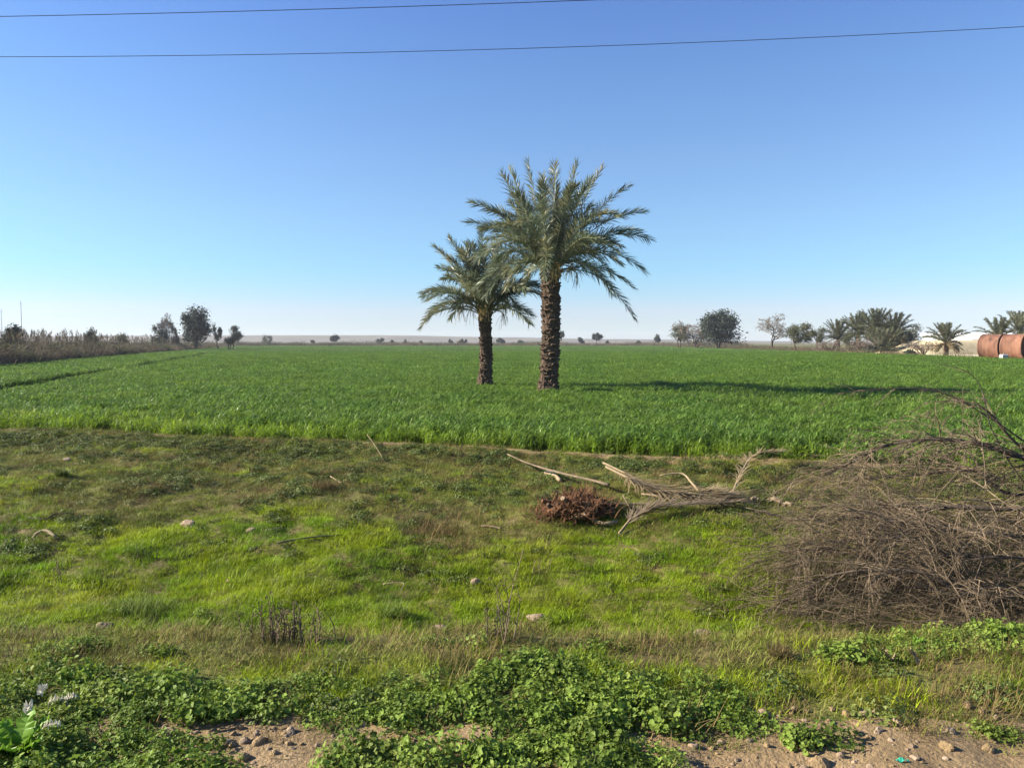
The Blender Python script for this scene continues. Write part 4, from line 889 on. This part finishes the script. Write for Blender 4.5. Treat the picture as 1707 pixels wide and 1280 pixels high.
stick([(846, 757, (12.6,)), (880, 772, (12.0,)), (930, 787, (11.2,)), (985, 800, (10.6,)), (1015, 808, (10.3,))], (.011, .021), 'twig', 'long bare palm stalk leaning from the field lip down to the stump', 'palm_stalk', 'palm stalk')
stick([(910, 793, .05), (922, 800, .08), (934, 808, .06)], (.035, .03), 'cut', 'short pale stalk end poking out above the stump', 'palm_stalk', 'palm stalk')
stick([(1100, 806, .12), (1136, 806, .14), (1152, 816, .10), (1166, 826, .05)], (.010, .018), 'cut', 'pale bent stalk lying on the bank above the long frond', 'palm_stalk', 'palm stalk')
stick([(1070, 831, .06), (1088, 833, .06), (1103, 836, .06)], (.014, .018), 'cut', 'short pale stalk tucked along the long straw frond', 'palm_stalk', 'palm stalk')
stick([(974, 862, .06), (985, 872, .05), (1005, 880, .05), (1030, 875, .04)], (.018, .022), 'cut', 'curved pale stalk at the foot of the stump', 'palm_stalk', 'palm stalk')
stick([(1038, 848, .16), (1048, 856, .08), (1058, 868, .02)], (.008, .006), 'straw', 'thin twig sticking up between the stump and the dark frond', 'stick', 'stick')
for px, py, w, lb in ((1291, 842, 22, 'pale broken palm butt beside the brush pile'), (1312, 846, 16, 'small pale chip next to the broken palm butt'), (1258, 838, 16, 'tan wood chip between the comb like frond and the palm butt')):
    p = gp(px, py); mb = MB(); s = w / FPX * p[1]; tube(mb, [(-s * .5, 0, 0), (0, .02, s * .2), (s * .45, 0, s * .1)], [s * .22, s * .3, s * .2], 6, cap=True); o = mb.build('wood_chunk', M['cut']); o.location = p + [0, 0, s * .2]; o.rotation_euler = (0, 0, -.5); tag(o, lb, 'wood chunk')

# ------------------------------------------------------------------ pile of pruned branches
GRAV = np.array([0, 0, -1.])
def twig_from(mb, p, d, L, r, rg, lv):
    q = [p]; dd = unit(d); n = 6
    for k in range(n):
        dd = unit(dd + rg.normal(size=3) * .09 + GRAV * (.04 + .025 * k)); nx = q[-1] + dd * L / n
        g = hq(nx[0], nx[1]) + .02
        if nx[2] < g: nx[2] = g; dd[2] = abs(dd[2]) * .2
        q.append(nx)
    tube(mb, q, np.linspace(r, r * .4, n + 1), 4 if r > .004 else 3)
    if lv > 0:
        for k in range(rg.integers(3, 7)):
            i = rg.integers(1, n); s = q[i]; e = unit(unit(q[i + 1] - q[i]) + rg.normal(size=3) * .45); twig_from(mb, s, e, L * rg.uniform(.25, .6), r * .55, rg, lv - 1)
def branch(pts, r0, r1, lb, seed, ntw=26, tl=.9, lv=2):
    rg = np.random.default_rng(seed); q = np.array([at(a, b, Y) for a, b, Y in pts]); e = q[0] + (q[0] - q[1]) * .5 + [.35, 0, 0]; f = e + [.75, .1, 0]; e[2] = (q[0][2] + float(hz(f[0], f[1]))) / 2; f[2] = float(hz(f[0], f[1])) + r0
    q = np.concatenate([[f, e], q]); c = smooth_line(q, 32)[:: 1]
    for k in range(32): c[k, 2] = max(c[k, 2], float(hz(c[k, 0], c[k, 1])) + r0)
    o0 = c[0].copy(); root = empty('pruned_branch', tuple(o0), lb, 'pruned branch', 'pile of pruned branches')
    mb = MB(); tube(mb, c - o0, np.linspace(r0 * 1.25, r1, 32) * (1 + .08 * rg.normal(size=32)), 8, cap=True); mb.build('limb', M['bark'], root, True)
    tw = MB(); ntw = int(ntw * 1.7)
    for k in range(ntw):
        i = int(np.interp(rg.random(), [0, 1], [8, 30.9])); t = unit(c[i + 1] - c[i]); d = t * rg.uniform(.6, 1.2) + rg.normal(size=3) * np.array([.45, .5, .30]) + [0, 0, .12]
        twig_from(tw, c[i], d, tl * rg.uniform(.5, 1.2), np.interp(i, [0, 32], [r0 * .35, r1 * .8]).clip(.0024, .008), rg, lv)
    for a in tw.v: a -= o0
    tw.build('twigs', M['twig'], root); return root
branch([(1830, 790, 8.1), (1707, 763, 8.2), (1640, 742, 8.3), (1560, 732, 8.5), (1480, 742, 8.7), (1410, 775, 8.9), (1350, 805, 9.0)], .034, .006, 'thick dark limb arching over the top of the brush pile', 1, 30, .75)
branch([(1830, 850, 7.5), (1680, 848, 7.7), (1570, 845, 7.9), (1530, 858, 8.0), (1480, 905, 8.1), (1440, 965, 8.0)], .034, .008, 'thick dark limb running level through the middle of the pile and bending down', 2, 30, .9)
branch([(1830, 835, 8.6), (1680, 822, 8.6), (1640, 790, 8.7), (1600, 784, 8.8), (1520, 792, 9.0), (1400, 800, 9.2)], .028, .006, 'crooked grey limb just under the top arching one', 3, 26, .9)
branch([(1800, 1015, 6.4), (1707, 995, 6.5), (1610, 990, 6.6), (1540, 955, 6.7), (1460, 950, 6.8), (1390, 958, 6.9), (1340, 985, 7.0), (1285, 1015, 7.0)], .024, .005, 'long low limb sweeping out over the grass along the front of the pile', 4, 40, .8)
branch([(1800, 1000, 7.1), (1640, 985, 7.1), (1570, 960, 7.2), (1480, 930, 7.3), (1380, 915, 7.4), (1300, 920, 7.5)], .020, .005, 'slender limb fanning out over the grassy tip of the pile', 5, 40, .8)
branch([(1770, 800, 8.4), (1690, 735, 8.3), (1660, 700, 8.3), (1630, 675, 8.3), (1585, 668, 8.4), (1540, 672, 8.5)], .020, .004, 'dark upright limb curling over the top of the pile', 6, 12, .45)
branch([(1760, 770, 8.9), (1640, 690, 8.9), (1560, 652, 9.0), (1480, 648, 9.1), (1395, 656, 9.2)], .012, .003, 'thin pale wand reaching out highest over the crop', 7, 12, .5, 1)
branch([(1655, 720, 8.2), (1637, 650, 8.2), (1610, 619, 8.2), (1555, 604, 8.3)], .007, .0025, 'single springy wand looping above everything else in the pile', 8, 4, .3, 0)
branch([(1800, 1080, 5.9), (1650, 1050, 6.1), (1540, 1035, 6.3), (1420, 1050, 6.5)], .016, .004, 'lowest limb lying in the broad leaved weeds at the front of the pile', 9, 30, .7)
branch([(1800, 905, 7.3), (1660, 890, 7.3), (1560, 880, 7.4), (1460, 862, 7.6), (1360, 870, 7.8)], .022, .005, 'half buried limb between the level one and the front sweep', 10, 44, .9)
branch([(1800, 950, 6.9), (1700, 930, 6.9), (1600, 925, 7.0), (1500, 900, 7.2), (1400, 905, 7.4), (1330, 950, 7.4)], .018, .005, 'brown limb bowed over the hollow in the front of the pile', 11, 44, .9)
# the fine twigs nobody could count
rg = np.random.default_rng(41); mb = MB()
for k in range(1800):
    u = rg.random(); pxx = rg.uniform(1360, 1900); lo = np.interp(pxx, [1290, 1400, 1800], [985, 1045, 1075]); hi = np.interp(pxx, [1290, 1400, 1600, 1800], [905, 775, 760, 780])
    pyy = hi + (lo - hi) * rg.random() ** .8; D = np.interp(pyy, [760, 1075], [9.0, 6.2]) + rg.normal() * .3; p = at(pxx, pyy, D); g = hq(p[0], p[1]); p[2] = max(p[2], g + .03)
    d = np.array([-1, rg.normal() * .45, rg.normal() * .28 + .15]); twig_from(mb, p, d, rg.uniform(.35, .95), rg.uniform(.0014, .0036), rg, 1)
o = mb.build('dry_twigs', M['twig']); tag(o, 'tangle of fine dry twigs filling the pile of pruned branches', 'twigs', None, 'stuff')

# ------------------------------------------------------------------ thistle, pale leaves, plastic scrap
def lobed(mb, p, az, L, w, rg, lean=1.1, bend=.6, mi=0):
    n = 26; s = np.linspace(0, 1, n); ph = lean + bend * s; d = np.stack([np.sin(ph) * math.cos(az), np.sin(ph) * math.sin(az), np.cos(ph)], -1)
    c = np.array(p) + np.cumsum(d, 0) * L / n; sd = np.array([-math.sin(az), math.cos(az), 0])
    lob = w * np.sin(np.pi * s ** .8) ** .6 * (.55 + .45 * np.abs(np.sin(s * 17)))
    V = np.stack([c + sd * lob[:, None] + np.array([0, 0, 1]) * (lob * .35 + .012 * rg.normal(size=n))[:, None], c, c - sd * lob[:, None] + np.array([0, 0, 1]) * (lob * .35 + .012 * rg.normal(size=n))[:, None]], 1)
    i = np.arange(n - 1) * 3
    mb.add(V, np.concatenate([np.stack([i, i + 1, i + 4, i + 3], -1), np.stack([i + 1, i + 2, i + 5, i + 4], -1)]), None, mi)
rg = np.random.default_rng(43); p = gp(30, 1268); th = empty('thistle', tuple(p), 'bright green thistle with lobed leaves and blotched tips painted glare white at the road edge', 'thistle')
for az, L, w, ln in ((1.4, .21, .055, .15), (.5, .20, .05, .35), (2.6, .19, .05, .4), (-.3, .18, .045, .6), (3.6, .18, .045, .6), (4.7, .16, .05, .5)):
    mb = MB(); lobed(mb, (0, 0, .0), az, L, w, rg, ln); mb.build('leaf', M['thistle'], th)
for px, py, az, L in ((66, 1190, 1.7, .10), (80, 1205, .1, .12), (46, 1226, 2.0, .10), (68, 1250, .2, .11), (104, 1202, .6, .09)):
    q = gp(px, py, .09) - p; mb = MB(); lobed(mb, q, az, L * .8, .021, rg, .9, .9); mb.build('glare_leaf', M['silver'], th)  # leaves coloured white for their blotches and the glare on them
rg = np.random.default_rng(47)
for px, py, lb in ((1533, 1118, 'upright pale yellow leaf in the grass before the brush pile'), (1490, 1114, 'tan fallen leaf lying in the grass before the brush pile'), (1522, 1085, 'pale green broad leaf at the shaded front of the brush pile')):
    p = gp(px, py, .04); mb = MB(); lobed(mb, (0, 0, 0), rg.uniform(0, 3), .09, .022, rg, .7 if 'upright' in lb else 1.3, .3); o = mb.build('fallen_leaf', M['straw'] if 'green' not in lb else M['thistle']); o.location = p; tag(o, lb, 'leaf')
p = gp(1503, 1276, .006); mb = MB(); n = 8; s = np.linspace(-1, 1, n)
V = np.stack([np.stack([s * .032, 0 * s - .008, .008 + .006 * np.sin(s * 5)], -1), np.stack([s * .03, 0 * s + .008, .012 + .006 * np.cos(s * 4)], -1)], 1); i = np.arange(n - 1) * 2
mb.add(V, np.stack([i, i + 1, i + 3, i + 2], -1)); o = mb.build('plastic_scrap', M['teal']); o.location = p; tag(o, 'crumpled scrap of teal green plastic on the dirt', 'litter')

# ------------------------------------------------------------------ haze over the plain
mb = MB(); box(mb, (-2650, -60, -1.6), (2650, 1500, 20)); hz_o = mb.build('haze', []); tag(hz_o, 'thin pale haze over the whole plain', None, None, 'stuff')
hm = bpy.data.materials.new('haze air'); hm.use_nodes = True; hm.node_tree.nodes.remove(hm.node_tree.nodes['Principled BSDF'])
pv = hm.node_tree.nodes.new('ShaderNodeVolumePrincipled'); pv.inputs['Color'].default_value = (.86, .91, 1, 1); pv.inputs['Density'].default_value = .0002; pv.inputs['Anisotropy'].default_value = .1
hm.node_tree.links.new(pv.outputs[0], hm.node_tree.nodes['Material Output'].inputs['Volume']); hz_o.data.materials.append(hm)
